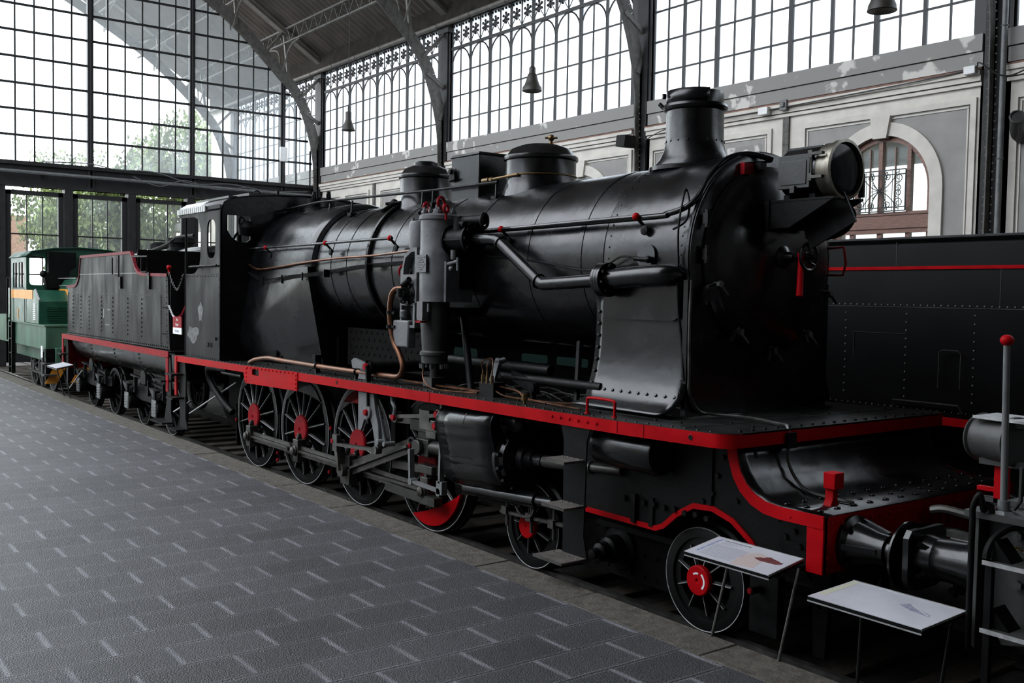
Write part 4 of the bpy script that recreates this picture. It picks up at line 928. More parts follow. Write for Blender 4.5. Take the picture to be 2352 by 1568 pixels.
pathN = [(x, -1.502, 0, -1) for x in (-12.32, -10.5, -8.9, -7.5, -6.0, -4.93-c)]+[(-4.93-c+c*sin(t), -1.502+c-c*cos(t), sin(t), -cos(t)) for t in [PI/2*i/6 for i in range(1, 7)]]+[(-4.93, y, 1, 0) for y in (-1.0, 0, 1.0, 1.5-c)]+[(-4.93-c+c*cos(t), 1.502-c+c*sin(t), cos(t), sin(t)) for t in [PI/2*i/6 for i in range(1, 7)]]+[(x, 1.502, 0, 1) for x in (-6, -8.9, -12, -17.25)]
vm = val(pathN, .112)
for k in range(6): vm.rivet((-6.98+.12*k, -1.505, zf(-6.7)-.05), (0, -1, 0), .016)
vm.lathe((-5.3, -1.503, zf(-5.3)-.05), (0, -1, 0), [(.026, 0), (.02, .002), (0, .001)], 12, 0)
P('valance', vm, RED)
for x in (-5.3, -11.2): P('valance_hole', MB().cyl((x, -1.49, zf(x)-.055), (x, -1.506, zf(x)-.055), .022, n=12), BLKD)
P('valance_joint', MB().box(-6.13, -6.12, -1.506, -1.50, 1.62, 1.72).box(-5.82, -5.81, -1.506, -1.50, 1.62, 1.72).box(-9.06, -9.05, -1.506, -1.5, 1.6, 1.7), REDD)
dpl = MB().prism([(-14.16, 1.645), (-12.32, 1.68), (-12.32, 1.43), (-14.10, 1.395), (-14.16, 1.52)], XZ, -1.512, -1.49, [rrect(-13.85, -13.6, 1.53, 1.62, .03)])
for k in range(13): dpl.rivet((-14.02+.13*k, -1.512, 1.625+.0026*k), (0, -1, 0), .017)
for k in range(4): dpl.rivet((-12.36, -1.512, 1.47+.055*k), (0, -1, 0), .017); dpl.rivet((-14.06, -1.512, 1.43+.06*k), (0, -1, 0), .017)
P('valance_plate', dpl, RED)
P('plate_backing', MB().box(-14.0, -12.4, -1.48, -1.46, 1.45, 1.63), BLKD)

# grab handle, oil cup, lubricator, brackets on the running board
P('grab_handle', MB().tube(spline([(-6.62, -1.40, 1.73), (-6.62, -1.40, 1.83), (-6.59, -1.40, 1.865), (-6.30, -1.40, 1.865), (-6.27, -1.40, 1.83), (-6.27, -1.40, 1.73)], 4), .013, 8).lathe((-6.62, -1.4, 1.725), (0, 0, 1), [(.025, 0), (.02, .015)], 8).lathe((-6.27, -1.4, 1.725), (0, 0, 1), [(.025, 0), (.02, .015)], 8), RED, 'red tubular grab handle')
P('oil_cup', MB().cyl((-7.55, -1.38, 1.71), (-7.55, -1.38, 1.76), .013).cyl((-7.55, -1.38, 1.75), (-7.55, -1.38, 1.815), .030, n=6), BRASS)
lb = MB().box(-8.45, -8.2, -1.28, -1.13, 1.71, 1.86)
lub = P('lubricator', lb, BLKD)
P('lubricator_frame', MB().prism([(-8.55, 1.71), (-8.44, 1.71), (-8.30, 2.08), (-8.36, 2.10)], XZ, -1.14, -1.10).cyl((-8.33, -1.14, 2.05), (-8.33, -1.05, 2.08), .03), PUMP, par=lub)
for dx in (-.08, 0, .08): P('lubricator_valve', MB().cyl((-8.32+dx, -1.27, 1.84), (-8.32+dx, -1.27, 1.93), .018, n=6).cyl((-8.32+dx, -1.27, 1.93), (-8.32+dx, -1.27, 1.98), .009), BRASS, par=lub)
wl = MB()
for dx, h in ((-.08, 2.06), (0, 2.04), (.08, 2.05)): wl.tube(spline([(-8.32+dx, -1.27, 1.97), (-8.32+dx*1.2, -1.27, h), (-8.34, -1.2, 2.10), (-8.5+dx, -1.1, 2.0), (-8.55+dx*2, -1.0, 1.85)], 5), .006, 5)
wl.tube(spline([(-8.45, -1.3, 1.74), (-9.0, -1.32, 1.715), (-9.35, -1.32, 1.73), (-9.52, -1.3, 1.85), (-9.5, -1.25, 2.05)], 6), .009, 6)
wl.tube(spline([(-8.2, -1.2, 1.82), (-7.9, -1.2, 1.80), (-7.75, -1.2, 1.74), (-7.4, -1.15, 1.73), (-6.95, -1.05, 1.76)], 6), .009, 6)
wl.tube(spline([(-8.2, -1.25, 1.78), (-7.95, -1.3, 1.75), (-7.6, -1.2, 1.73), (-7.2, -1.28, 1.74), (-6.8, -1.32, 1.74)], 6), .008, 6)
wl.tube(spline([(-10.0, -1.28, 1.745), (-9.2, -1.2, 1.735), (-8.75, -1.16, 1.73), (-8.6, -1.2, 1.71)], 6), .012, 6)
wl.tube(spline([(-10.1, -1.22, 1.735), (-9.2, -1.12, 1.73), (-8.7, -1.08, 1.72)], 6), .012, 6)
P('copper_lines', wl, COPPER)
rl = MB().prism([(-10.95, 1.83), (-10.60, 1.835), (-10.58, 1.90), (-10.92, 1.95), (-10.98, 1.92)], XZ, -1.42, -1.38)
rl.prism([(-10.92, 1.70), (-10.66, 1.70), (-10.72, 1.78), (-10.74, 1.85), (-10.84, 1.85)], XZ, -1.36, -1.28)
rev = P('reversing_lever', rl, PUMP)
P('lever_shaft', MB().cyl((-10.56, -1.40, 1.86), (-10.56, -.5, 1.86), .07, n=16).beam((-10.56, -1.42, 1.88), (-10.5, -1.42, 1.2), .06, .03).lathe((-10.56, -1.40, 1.86), (0, -1, 0), [(.085, -.02), (.085, .02)], 20), BLKD, par=rev)
P('lever_pin', MB().lathe((-10.60, -1.42, 1.865), (0, -1, 0), [(0, .03), (.04, .03), (.045, 0)], 14), REDD, 'red pin end', par=rev)
rr = MB().cyl((-9.9, -.75, 1.99), (-8.0, -.70, 1.98), .055, n=12).cyl((-8.6, -.98, 1.90), (-6.9, -.98, 1.91), .045, n=12)
rr.prism([(-8.25, 1.98), (-7.85, 1.90), (-7.80, 1.78), (-7.9, 1.76), (-8.25, 1.88)], XZ, -1.02, -.99).lathe((-7.86, -1.02, 1.83), (0, -1, 0), [(0, .05), (.05, .05), (.055, 0)], 14).beam((-7.86, -1.05, 1.83), (-7.80, -1.05, 1.60), .05, .03)
P('reach_rod', rr, BLKD)
P('frame_stretcher', MB().prism([(-13, 1.5), (-7.2, 1.5), (-7.2, 2.4), (-13, 2.4)], XZ, .5, .52, [rrect(-11.65, -11.05, 1.88, 2.02, .05), rrect(-10.1, -9.55, 1.92, 2.02, .03), rrect(-9.4, -8.8, 1.92, 2.02, .03), rrect(-8.6, -8.25, 1.90, 2.0, .03)]), SOOT)
P('boiler_stay', MB().tube([(-9.45, -.82, 2.55), (-9.0, -1.0, 1.70)], .04, 10), BLKD); P('boiler_stay', MB().tube([(-7.5, -.75, 2.3), (-7.3, -.95, 1.70)], .03, 8), BLKD)
jk = MB()
for k in range(12): 
    y = -.80+.11*(k % 4); x = -9.9+.27*k; jk.tube(spline([(x, y, 1.62), (x+.6, y+.12, 1.75), (x+1.3, y-.05, 1.68)], 5), .009, 5)
P('loose_pipes', jk, STEELD)
fr = MB()
for s in (-1, 1): fr.box(-17.0, -5.1, s*.62-.02, s*.62+.02, .62, 1.5); fr.box(-5.1, -4.25, s*.62-.02, s*.62+.02, .62, 1.2); fr.box(-10, -6.5, s*.80-.03, s*.80+.03, 1.62, 1.7)
for x in (-16.8, -14.1, -12.4, -10.7, -8.9, -7.0, -5.8): fr.box(x-.03, x+.03, -.62, .62, .7, 1.5)
for k in range(26): fr.rivet((-10.0+.13*k, -.83, 1.66), (0, -1, .2), .02)
P('main_frame', fr, SOOT)
P('motion_bracket', MB().box(-9.8, -8.4, -.86, -.83, 1.55, 1.68).box(-7.6, -6.7, -.9, -.4, 1.55, 1.6), GREY)

# cab
CX = -15.27
side = [(-16.86, 1.625), (CX, 1.64), (CX, 4.0), (-15.33, 4.08), (-17.2, 4.08), (-17.2, 3.95), (-16.45, 3.935), (-16.25, 3.88), (-16.16, 3.72), (-16.16, 3.3), (-16.22, 3.12), (-16.42, 3.02), (-16.6, 3.0), (-16.86, 3.0)]
cb = MB()
cb.prism(side, XZ, -1.45, -1.425, [rrect(-15.86, -15.50, 3.25, 3.86, .13)])
for k in range(13): cb.rivet((-16.8+.125*k, -1.45, 2.96), (0, -1, 0), .010)
for k in range(15): cb.rivet((-16.8+.1*k, -1.45, 1.66), (0, -1, 0), .010)
for k in range(10): cb.rivet((-15.32, -1.45, 1.75+.13*k), (0, -1, 0), .010)
cabx = P('cab_side', cb, SAT)
P('cab_side', MB().prism(side, XZ, 1.45, 1.425, [rrect(-15.86, -15.50, 3.25, 3.86, .13)]), SAT)
arc = [(-1.45, 3.98), (-1.41, 4.10), (-1.30, 4.17), (-.95, 4.225), (-.5, 4.265), (0, 4.285), (.5, 4.265), (.95, 4.225), (1.30, 4.17), (1.41, 4.10), (1.45, 3.98)]
fpoly = [(-1.45, 1.64), (1.45, 1.64)]+arc[::-1]
wn_ = [(-1.34, 3.92), (-1.34, 3.68), (-1.28, 3.58), (-1.16, 3.50), (-1.04, 3.50), (-.97, 3.55), (-.97, 3.92)]
P('cab_front', MB().prism(fpoly, YZ, CX-.03, CX, [wn_, [(-a, b) for a, b in wn_][::-1]]), BLK, par=cabx)
P('cab_corner', MB().tube([(CX-.02, -1.44, 1.66), (CX-.02, -1.44, 3.98)], .018, 8), BLK, par=cabx)
G = [[(x, y, z+.012) for y, z in arc] for x in (CX+.04, -17.25)]
P('cab_roof', MB().grid(G), BLK, par=cabx, solid=.02)
gut = MB().box(-17.25, -15.9, -1.47, -1.455, 4.0, 4.09)
for k in range(14): gut.box(-17.2+.095*k, -17.15+.095*k, -1.475, -1.46, 4.0, 4.085)
P('roof_gutter', gut, EDGE, 'bright ribbed roof edge', par=cabx)
P('roof_hatch', MB().box(-17.1, -15.6, -1.2, -1.05, 4.19, 4.25).box(-17.1, -15.5, -.9, .9, 4.26, 4.31), BLK, par=cabx)
P('roof_ring', MB().torus((-15.9, -.6, 4.33), (1, 0, 0), .06, .012, 14, 6).cyl((-15.75, -.3, 4.27), (-15.75, -.3, 4.40), .022), BLKD, par=cabx)
P('cab_pole', MB().tube([(-16.88, -1.44, 1.63), (-16.88, -1.44, 3.95)], .022, 8), BLK, par=cabx)
P('cab_beading', MB().box(-16.86, CX, -1.458, -1.45, 2.985, 3.005).tube([(-16.4, -1.47, 3.12), (-15.30, -1.47, 3.12)], .012, 6), BLKD, par=cabx)
P('cab_rail', MB().tube([(-16.55, -1.50, 3.12), (-15.32, -1.50, 3.13)], .016, 8).cyl((-16.2, -1.5, 3.12), (-16.2, -1.42, 3.12), .02), BLKD, par=cabx)
mk = MB()
for dx in (-.07, .07): mk.beam((-15.72+dx-.03, -1.453, 1.84), (-15.72+dx+.03, -1.453, 1.90), .012, .012).beam((-15.72+dx-.03, -1.453, 1.90), (-15.72+dx+.03, -1.453, 1.84), .012, .012)
mk.bolt((-15.72, -1.45, 1.87), (0, -1, 0), .01, .01).bolt((-15.45, -1.45, 1.98), (0, -1, 0), .025, .02)
P('stamped_marks', mk, BLKD, par=cabx)
P('chipped_patch', MB().prism([(-16.15+.11*cos(a)*(1+.25*sin(3*a)), 2.38+.15*sin(a)*(1+.2*sin(5*a))) for a in [2*PI*i/18 for i in range(18)]], XZ, -1.452, -1.45).prism([(-16.5+.26*cos(a)*(1+.2*sin(4*a)), 2.02+.13*sin(a)*(1+.3*sin(3*a))) for a in [2*PI*i/22 for i in range(22)]], XZ, -1.452, -1.45), mat('scraped_grey_plate', (.10, .10, .10), .5, col2=(.035, .036, .04), thr=(.42, .62), vscale=14), par=cabx)
bk = MB().lathe((-15.24, -.55, 3.62), (1, 0, 0), [(0, 0), (.2, 0), (.2, .02), (0, .03)], 24).tube(spline([(-15.6, -1.0, 3.45), (-15.5, -1.05, 3.7), (-15.4, -.95, 3.82)], 6), .03, 8).torus((-15.5, -1.02, 3.84), (1, .6, 0), .07, .012, 18, 6).tube(spline([(-15.6, -1.15, 3.45), (-15.5, -1.12, 3.62), (-15.4, -1.0, 3.75)], 6), .02, 8)
bk.lathe((-15.30, -1.02, 3.60), (.2, 0, 1), [(0, 0), (.12, .02), (.14, .16), (.06, .24), (0, .25)], 18)
P('cab_fittings', bk, BLKD, par=cabx)
P('cab_backhead', MB().box(-16.0, -15.5, -.85, .85, 1.65, 3.25), SOOT, par=cabx)

# cab steps, front steps
cs = MB().prism([(-17.22, 1.60), (-16.9, 1.60), (-16.82, 1.3), (-16.84, .6), (-16.72, .36), (-17.1, .36), (-17.14, .9), (-17.15, 1.55)], XZ, -1.46, -1.44)
cab_step = P('cab_step', cs, SAT)
P('step_edge', MB().box(-17.25, -17.15, -1.51, -1.48, .94, 1.61), RED, 'red step edge', par=cab_step)
for z, x0, x1 in ((1.32, -17.3, -16.95), (.92, -17.25, -16.9), (.40, -17.15, -16.7)): P('step_tread', MB().box(x0, x1, -1.66, -1.44, z-.03, z), BLKD, par=cab_step)
P('step_stay', MB().cyl((-16.75, -1.42, .66), (-15.75, -1.0, 1.25), .014), EDGE, par=cab_step)
P('injector_pipe', MB().tube(spline([(-15.2, -1.35, 1.5), (-15.9, -1.35, 1.5), (-16.2, -1.3, 1.42), (-16.15, -1.25, 1.2), (-15.8, -1.2, .95), (-15.5, -1.15, .8)], 6), .055, 12).cyl((-15.3, -1.4, 1.46), (-14.5, -1.4, 1.46), .03), BLKD)
P('ash_pan', MB().prism([(-16.0, 1.4), (-13.4, 1.4), (-13.6, .45), (-15.7, .45)], XZ, -.85, .85), SOOT)

fs = MB()
so = [(-6.90, 1.64), (-6.48, 1.64), (-6.54, 1.5), (-6.56, .65), (-6.50, .44), (-6.84, .44), (-6.84, .65), (-6.85, 1.48)]
fs.prism(so, XZ, -1.47, -1.455)
front_step = P('front_step', fs, BLKD)
for z, x0, x1, yo in ((1.33, -6.86, -6.56, -1.70), (.93, -6.86, -6.55, -1.70), (.47, -6.92, -6.52, -1.74)):
    t = MB().box(x0, x1, yo, -1.44, z-.022, z); t.rivrow((x0+.04, yo+.2, z), (x1-.04, yo+.2, z), 4, (0, 0, 1), .012)
    P('step_tread', t, TREAD, par=front_step, bevel=.006)
    P('tread_edge', MB().box(x0, x1, yo-.004, yo, z-.024, z+.002), STEEL, 'worn bright tread edge', par=front_step)
res = P('air_reservoir', MB().lathe((-6.60, -1.22, 1.45), (1, 0, 0), [(0, -.04), (.12, -.03), (.17, 0), (.18, .02), (.18, .72), (.17, .74), (0, .78)], 32), BLK)

# front frame plates with wheel arch, apron, buffer beam
fp = [(-7.0, 1.62), (-5.0, 1.64)]+[(-4.98, 1.46), (-4.90, 1.35), (-4.78, 1.27), (-4.6, 1.245), (-4.30, 1.24), (-4.30, .92)]+[(-4.6, .78), (-4.85, .78), (-5.02, .88), (-5.18, 1.0), (-5.40, 1.055), (-5.60, 1.04), (-5.78, .94), (-5.92, .82), (-6.02, .78), (-6.5, .78), (-7.0, .78)]
f1 = MB().prism(fp, XZ, -1.12, -1.09); P('front_frame', MB().prism(fp, XZ, 1.12, 1.09), BLKD)
for k in range(9): f1.bolt((-6.4+.12*k, -1.12, .99+.01*(k % 2)), (0, -1, 0), .026, .035)
for (x, z) in ((-5.3, 1.5), (-5.35, 1.35), (-5.4, 1.2), (-5.1, 1.3), (-5.15, 1.18), (-4.75, 1.12), (-4.6, 1.05), (-4.5, 1.12), (-4.42, 1.02), (-4.55, .95), (-5.5, 1.12), (-4.68, 1.0)): f1.bolt((x, -1.12, z), (0, -1, 0), .022, .022)
f1.box(-5.45, -5.40, -1.14, -1.12, 1.1, 1.6).box(-6.1, -6.05, -1.14, -1.12, .8, 1.05).box(-6.3, -6.25, -1.16, -1.12, .8, 1.05)
P('front_frame', f1, BLKD)
edge = [(-7.0, .775), (-6.5, .775), (-6.02, .775), (-5.92, .815), (-5.78, .935), (-5.60, 1.04), (-5.40, 1.055), (-5.20, 1.0), (-5.02, .88), (-4.95, .80)]
eg = MB(); G = []
for (x, z), (x2, z2) in zip(edge, edge[1:]+[(-4.9, .7)]):
    t = Vector((x2-x, z2-z)).normalized(); n_ = (-t.y, t.x)
    G.append([(x, -1.135, z), (x, -1.105, z), (x+n_[0]*.045, -1.105, z+n_[1]*.045), (x+n_[0]*.045, -1.135, z+n_[1]*.045)])
eg.grid(G, closed=True); eg.add(G[0], [(0, 1, 2, 3)]); eg.add(G[-1], [(0, 1, 2, 3)])
P('arch_edge', eg, RED, 'red lower edge with wheel arch')
ap = [(-5.02, 1.64), (-5.0, 1.55), (-4.965, 1.45), (-4.91, 1.37), (-4.83, 1.305), (-4.73, 1.265), (-4.6, 1.25), (-4.22, 1.248)]
G = [[(x, y, z) for (x, z) in ap] for y in [-1.30+2.6*i/24 for i in range(25)]]
random.seed(5)
G = [[(p[0]+random.uniform(-.006, .006)*(0 < j < 6), p[1], p[2]+random.uniform(-.006, .006)*(0 < j < 6)) for j, p in enumerate(r)] for r in G]
ar = MB().grid(G)
for k in range(13):
    for x in (-4.62, -4.33): ar.rivet((x, -1.2+2.4*k/12, 1.255), (0, 0, 1), .022, .014)
    ar.rivet((-4.48+.03*(k % 2), -1.15+2.4*k/12, 1.255), (0, 0, 1), .02, .012)
apx = P('front_apron', ar, BLK, solid=.012, ang=50)
eg = MB(); G = []
for (x, z), (x2, z2) in zip(ap, ap[1:]+[(-4.1, 1.248)]):
    t = Vector((x2-x, z2-z)).normalized(); n_ = (t.y, -t.x)
    nx, nz = n_
    G.append([(x, -1.315, z+.006), (x, -1.30, z+.006), (x+nx*.085, -1.30, z+nz*.085), (x+nx*.085, -1.315, z+nz*.085)])
eg.grid(G, closed=True); eg.add(G[0], [(0, 1, 2, 3)]); eg.add(G[-1], [(0, 1, 2, 3)])
eg.rivet((-4.5, -1.315, 1.20), (0, -1, 0), .01)
P('apron_edge', eg, RED, 'red curved apron edge')
bb = MB().box(-4.30, -4.22, -1.30, 1.30, .84, 1.25).box(-4.36, -4.22, -1.31, -1.26, .84, 1.25)
for k in range(22):
    for z in (1.19,): bb.rivet((-4.22, -1.22+2.44*k/21, z), (1, 0, 0), .02)
bb.rivrow((-4.22, -1.26, .88), (-4.22, -1.26, 1.2), 5, (1, 0, 0), .016)
beam = P('buffer_beam', bb, RED, bevel=.005)
pl = MB()
for k in range(7): pl.box(-4.23, -4.20, -.1+.12*k, -.07+.12*k, 1.02, 1.18)
P('beam_studs', pl, REDD, par=beam)
def buffer(par, x, y, z, s, name='buffer', m=BLK, L=.46):
    b = MB().lathe((x, y, z), (s, 0, 0), [(0, 0), (.20, 0), (.20, .025), (.155, .05), (.14, .12), (.115, .22), (.11, .30), (.085, .30), (.08, L+.02), (0, L+.02)], 28)
    for a in (45, 135, 225, 315): b.bolt((x+s*.02, y+.18*cos(math.radians(a)), z+.18*sin(math.radians(a))), (s, 0, 0), .026, .05)
    for a in (60, -60, 180): b.beam((x+s*.03, y+.17*cos(math.radians(a)), z+.17*sin(math.radians(a))), (x+s*.26, y+.11*cos(math.radians(a)), z+.11*sin(math.radians(a))), .03, .04)
    o = P(name, b, m, par=par) if par is LO else b.build(name, m, par)
    h = MB().lathe((x+s*L, y, z), (s, 0, 0), [(0, 0), (.09, 0), (.2, .03), (.235, .045), (.235, .06), (.1, .075), (0, .08)], 32)
    h.build('buffer_head', m, o); return o
buffer(LO, -4.22, -.97, 1.03, 1, L=.38); buffer(LO, -4.22, .97, 1.03, 1, L=.38)
P('lamp_iron', MB().prism([(-.055, 1.25), (.055, 1.25), (.03, 1.30), (.026, 1.38), (-.026, 1.38), (-.03, 1.30)], lambda u, v, d: (-4.42+d, -.93+u, v), -.05, .02).box(-4.47, -4.37, -.985, -.875, 1.38, 1.50), RED, 'red lamp socket post', bevel=.005)
gi = MB().prism([(-4.66, .84), (-4.44, .84), (-4.46, .6), (-4.49, .07), (-4.60, .07), (-4.62, .6)], XZ, -.87, -.82, [arc2(-4.55, .46, .022, 0, 330, 11)])
P('guard_iron', gi, SOOT, bevel=.008)
hk = MB().tube(spline([(-4.15, 0, 1.0), (-3.95, 0, 1.02), (-3.88, 0, .94), (-3.93, 0, .88)], 5), .035, 10).tube([(-3.95, -.05, .95), (-3.95, -.05, .55)], .02, 8).tube([(-3.95, .05, .95), (-3.95, .05, .55)], .02, 8).cyl((-3.95, -.1, .6), (-3.95, .1, .6), .03)
P('coupling_screw', hk, BLKD)
hs = MB().tube(spline([(-4.45, -.2, .95), (-4.40, -.25, .7), (-4.42, -.25, .45), (-4.45, -.25, .40)], 6), .03, 10)
hs.tube(spline([(-4.45, -.25, .42), (-4.45, -.20, .34), (-4.45, -.26, .27), (-4.45, -.34, .30), (-4.45, -.36, .4)], 7), .028, 8).torus((-4.45, -.25, .44), (1, 0, 0), .04, .016, 14, 6)
P('coupling_hook', hs, BLKD, 'hanging coupling hook')
# ------------------------------------------------------------------ wheels (built round the origin, outer face toward -y)
def wheel_mesh(R, nsp, hub, tire=.07, sp=.030, crank=None):
    w = MB(); Y = (0, -1, 0); o = (0, 0, 0)
    w.lathe(o, Y, [(R-tire, -.13), (R+.03, -.13), (R+.03, -.10), (R+.004, -.08), (R, 0), (R-.012, .004), (R-tire, .004), (R-tire, -.13)], 72)
    w.lathe(o, Y, [(R-tire, -.02), (R-tire-.07, -.015), (R-tire-.07, -.09), (R-tire, -.09)], 72)
    w.lathe(o, Y, [(hub, -.13), (hub, .03), (hub*.9, .05), (0, .05)], 36)
    for k in range(nsp):
        a = 2*PI*(k+.5)/nsp; d = Vector((cos(a), 0, sin(a))); q = Vector((-sin(a), 0, cos(a)))
        p0 = d*hub*.9; p1 = d*(R-tire-.05)
        for (A, B, wa, wb_) in ((p0, p1, sp*1.5, sp),):
            vs = [A+q*wa+Vector((0, -.012, 0)), A-q*wa+Vector((0, -.012, 0)), A+q*wa+Vector((0, .09, 0)), A-q*wa+Vector((0, .09, 0)), B+q*wb_+Vector((0, .01, 0)), B-q*wb_+Vector((0, .01, 0)), B+q*wb_+Vector((0, .07, 0)), B-q*wb_+Vector((0, .07, 0))]
            ridge = [A+Vector((0, -.035, 0)), B+Vector((0, -.008, 0))]
            w.add(vs+ridge, [(0, 8, 9, 4), (8, 1, 5, 9), (2, 6, 7, 3), (0, 4, 6, 2), (1, 3, 7, 5), (4, 9, 5, 7, 6)])
    if crank:
        cx, cz = crank
        w.lathe((cx, 0, cz), Y, [(.13, -.13), (.13, .04), (0, .045)], 24); w.beam((0, .02, 0), (cx, .02, cz), .18, .12, ref=(0, 1, 0))
    return w
def ring_edge(R, w_=.012): return MB().lathe((0, 0, 0), (0, -1, 0), [(R-w_, .005), (R-w_*.2, .007), (R, .003), (R-w_, .003)], 72)  # pale ring paints a highlight along the tyre edge
def crescent(R, a0, a1, th):
    """counterweight between wheel rim and a chord arc"""
    a0, a1 = math.radians(a0), math.radians(a1); n = 18
    out = [(R*cos(a0+(a1-a0)*i/n), R*sin(a0+(a1-a0)*i/n)) for i in range(n+1)]
    p, q = Vector(out[-1]), Vector(out[0]); m = (p+q)/2; inn = m*1.18
    back = [((1-t)**2*p+2*t*(1-t)*inn+t*t*q) for t in [i/n for i in range(1, n)]]
    return out+[tuple(b) for b in back]
CR = (.17, -.27)
def spoke_edges(R, hub, nsp, tire):  # pale line along each spoke ridge
    e = MB()
    for k in range(nsp):
        a = 2*PI*(k+.5)/nsp; d = Vector((cos(a), 0, sin(a)))
        e.tube([d*hub*.98+Vector((0, -.034, 0)), d*(R-tire-.05)+Vector((0, -.009, 0))], .0062 if R > .6 else .004, 5)
    return e
DW = [-14.95, -13.24, -11.53, -9.82]
dw = None
for i, x in enumerate(DW):
    if dw is None:
        dw = wheel_mesh(.78, 14, .165, sp=.017, crank=CR).build('driving_wheel', WHEEL, LO, origin=(0, 0, 0)); LO_off = -ORG[LO]
        dw.location = Vector((x, -.97, .78))-ORG[LO]; wk = dw; ORG[wk] = Vector((0, 0, 0))
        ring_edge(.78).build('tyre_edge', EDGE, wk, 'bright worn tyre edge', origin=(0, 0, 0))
        spoke_edges(.78, .165, 14, .07).build('spoke_ridges', EDGE, wk, 'bright worn spoke ridges', origin=(0, 0, 0))
        MB().lathe((0, 0, 0), (0, -1, 0), [(.205, .03), (.205, .06), (.19, .075), (.03, .078), (.02, .06), (0, .06)], 36).build('hub_cap', REDD, wk, 'red hub cap', origin=(0, 0, 0))
    else:
        wk = dup(dw, LO, Vector((x, -.97, .78))-ORG[LO])
        ORG[wk] = Vector((0, 0, 0))
    if i < 3:
        c = MB().prism(crescent(.70, 86-47, 86+47, 0) if i else crescent(.70, 70, 150, 0), XZ, -.02, .08); c.build('counterweight', RED if i == 2 else BLKD, wk, 'red counterweight' if i == 2 else None, origin=(0, 0, 0))
    else:
        MB().prism(crescent(.71, -118, -20, 0), XZ, -.05, .06).build('counterweight', RED, wk, 'bright red counterweight low on the wheel', origin=(0, 0, 0))
    if i == 0:
        wk.children[-1].name = 'counterweight'
    f = dw.copy(); COL.objects.link(f); f.parent = LO; f.location = Vector((x, .97, .78))-ORG[LO]; f.rotation_euler = (0, 0, PI)
# the first wheel's counterweight was added after the copies' source, so copies made later carry their own
bw = None
for i, x in enumerate((-7.92, -5.61)):
    if bw is None:
        bw = wheel_mesh(.43, 9, .10, tire=.085, sp=.014).build('bogie_wheel', WHEEL, LO, origin=(0, 0, 0)); bw.location = Vector((x, -.97, .43))-ORG[LO]; ORG[bw] = Vector((0, 0, 0))
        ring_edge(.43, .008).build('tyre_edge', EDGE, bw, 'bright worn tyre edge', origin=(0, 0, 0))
        spoke_edges(.43, .10, 9, .085).build('spoke_ridges', EDGE, bw, origin=(0, 0, 0))
        MB().lathe((0, 0, 0), (0, -1, 0), [(.125, .03), (.125, .07), (.115, .08), (.02, .082), (.012, .07), (0, .07)], 32).build('hub_cap', RED, bw, 'red hub cap', origin=(0, 0, 0))
    else:
        wk = dup(bw, LO, Vector((x, -.97, .43))-ORG[LO], (0, .35, 0)); ORG[wk] = Vector((0, 0, 0))
        sc_ = MB().prism(arc2(0, 0, .085, -25, 75, 10)+arc2(0, 0, .068, 75, -25, 10), XZ, -.0835, -.081).prism(arc2(0, 0, .07, 100, 150, 6)+arc2(0, 0, .055, 150, 100, 6), XZ, -.0835, -.081)
        sc_.build('chipped_paint', WHITE, wk, 'white chipped paint marks', origin=(0, 0, 0))
    f = bw.copy(); COL.objects.link(f); f.parent = LO; f.location = Vector((x, .97, .43))-ORG[LO]; f.rotation_euler = (0, 0, PI)
for x, r in [(q, .09) for q in DW]+[(-7.92, .07), (-5.61, .07)]:
    P('axle', MB().cyl((x, -.9, .78 if x < -9 else .43), (x, .9, .78 if x < -9 else .43), r, n=16), SOOT)

# rods. crank pins of the near side
def pin(x): return (x+CR[0], .78+CR[1])
YR = -1.13
def rod(a, b, w=.11, d=.05, y=YR, flute=True, name='coupling_rod', m=STEEL, lab=None):
    mb = MB(); A = V(a[0], y, a[1]); B = V(b[0], y, b[1])
    mb.beam(A, B, w, d*.5, ref=(0, 0, 1))
    ax = (B-A).normalized(); n_ = Vector((-ax.z, 0, ax.x))
    if flute:
        for s in (-1, 1): mb.beam(A+n_*s*w*.42, B+n_*s*w*.42, w*.2, d, ref=(0, 0, 1))
    return P(name, mb, m, lab)
for i in range(3): rod(pin(DW[i]), pin(DW[i+1]))
for i in range(4):
    x, z = pin(DW[i]); e = MB().box(x-.08, x+.08, -1.19, -1.05, z-.16, z+.16).cyl((x, -1.0, z), (x, -1.22, z), .075, n=20).cyl((x, -1.13, z+.16), (x, -1.13, z+.24), .03).box(x-.03, x+.03, -1.17, -1.1, z+.15, z+.2)
    P('rod_end', e, STEELD, bevel=.008)
    P('crank_pin', MB().lathe((x, -1.215, z), (0, -1, 0), [(.055, 0), (.055, .03), (.02, .04), (0, .04)], 18), STEEL)
for i in range(2):
    x, z = pin(DW[i+1]); P('knuckle_joint', MB().lathe((x-.24, -1.09, z), (0, -1, 0), [(.075, 0), (.075, .09), (0, .1)], 18).lathe((x-.24, -1.19, z), (0, -1, 0), [(.03, 0), (.03, .02), (0, .02)], 12, 0), STEELD)

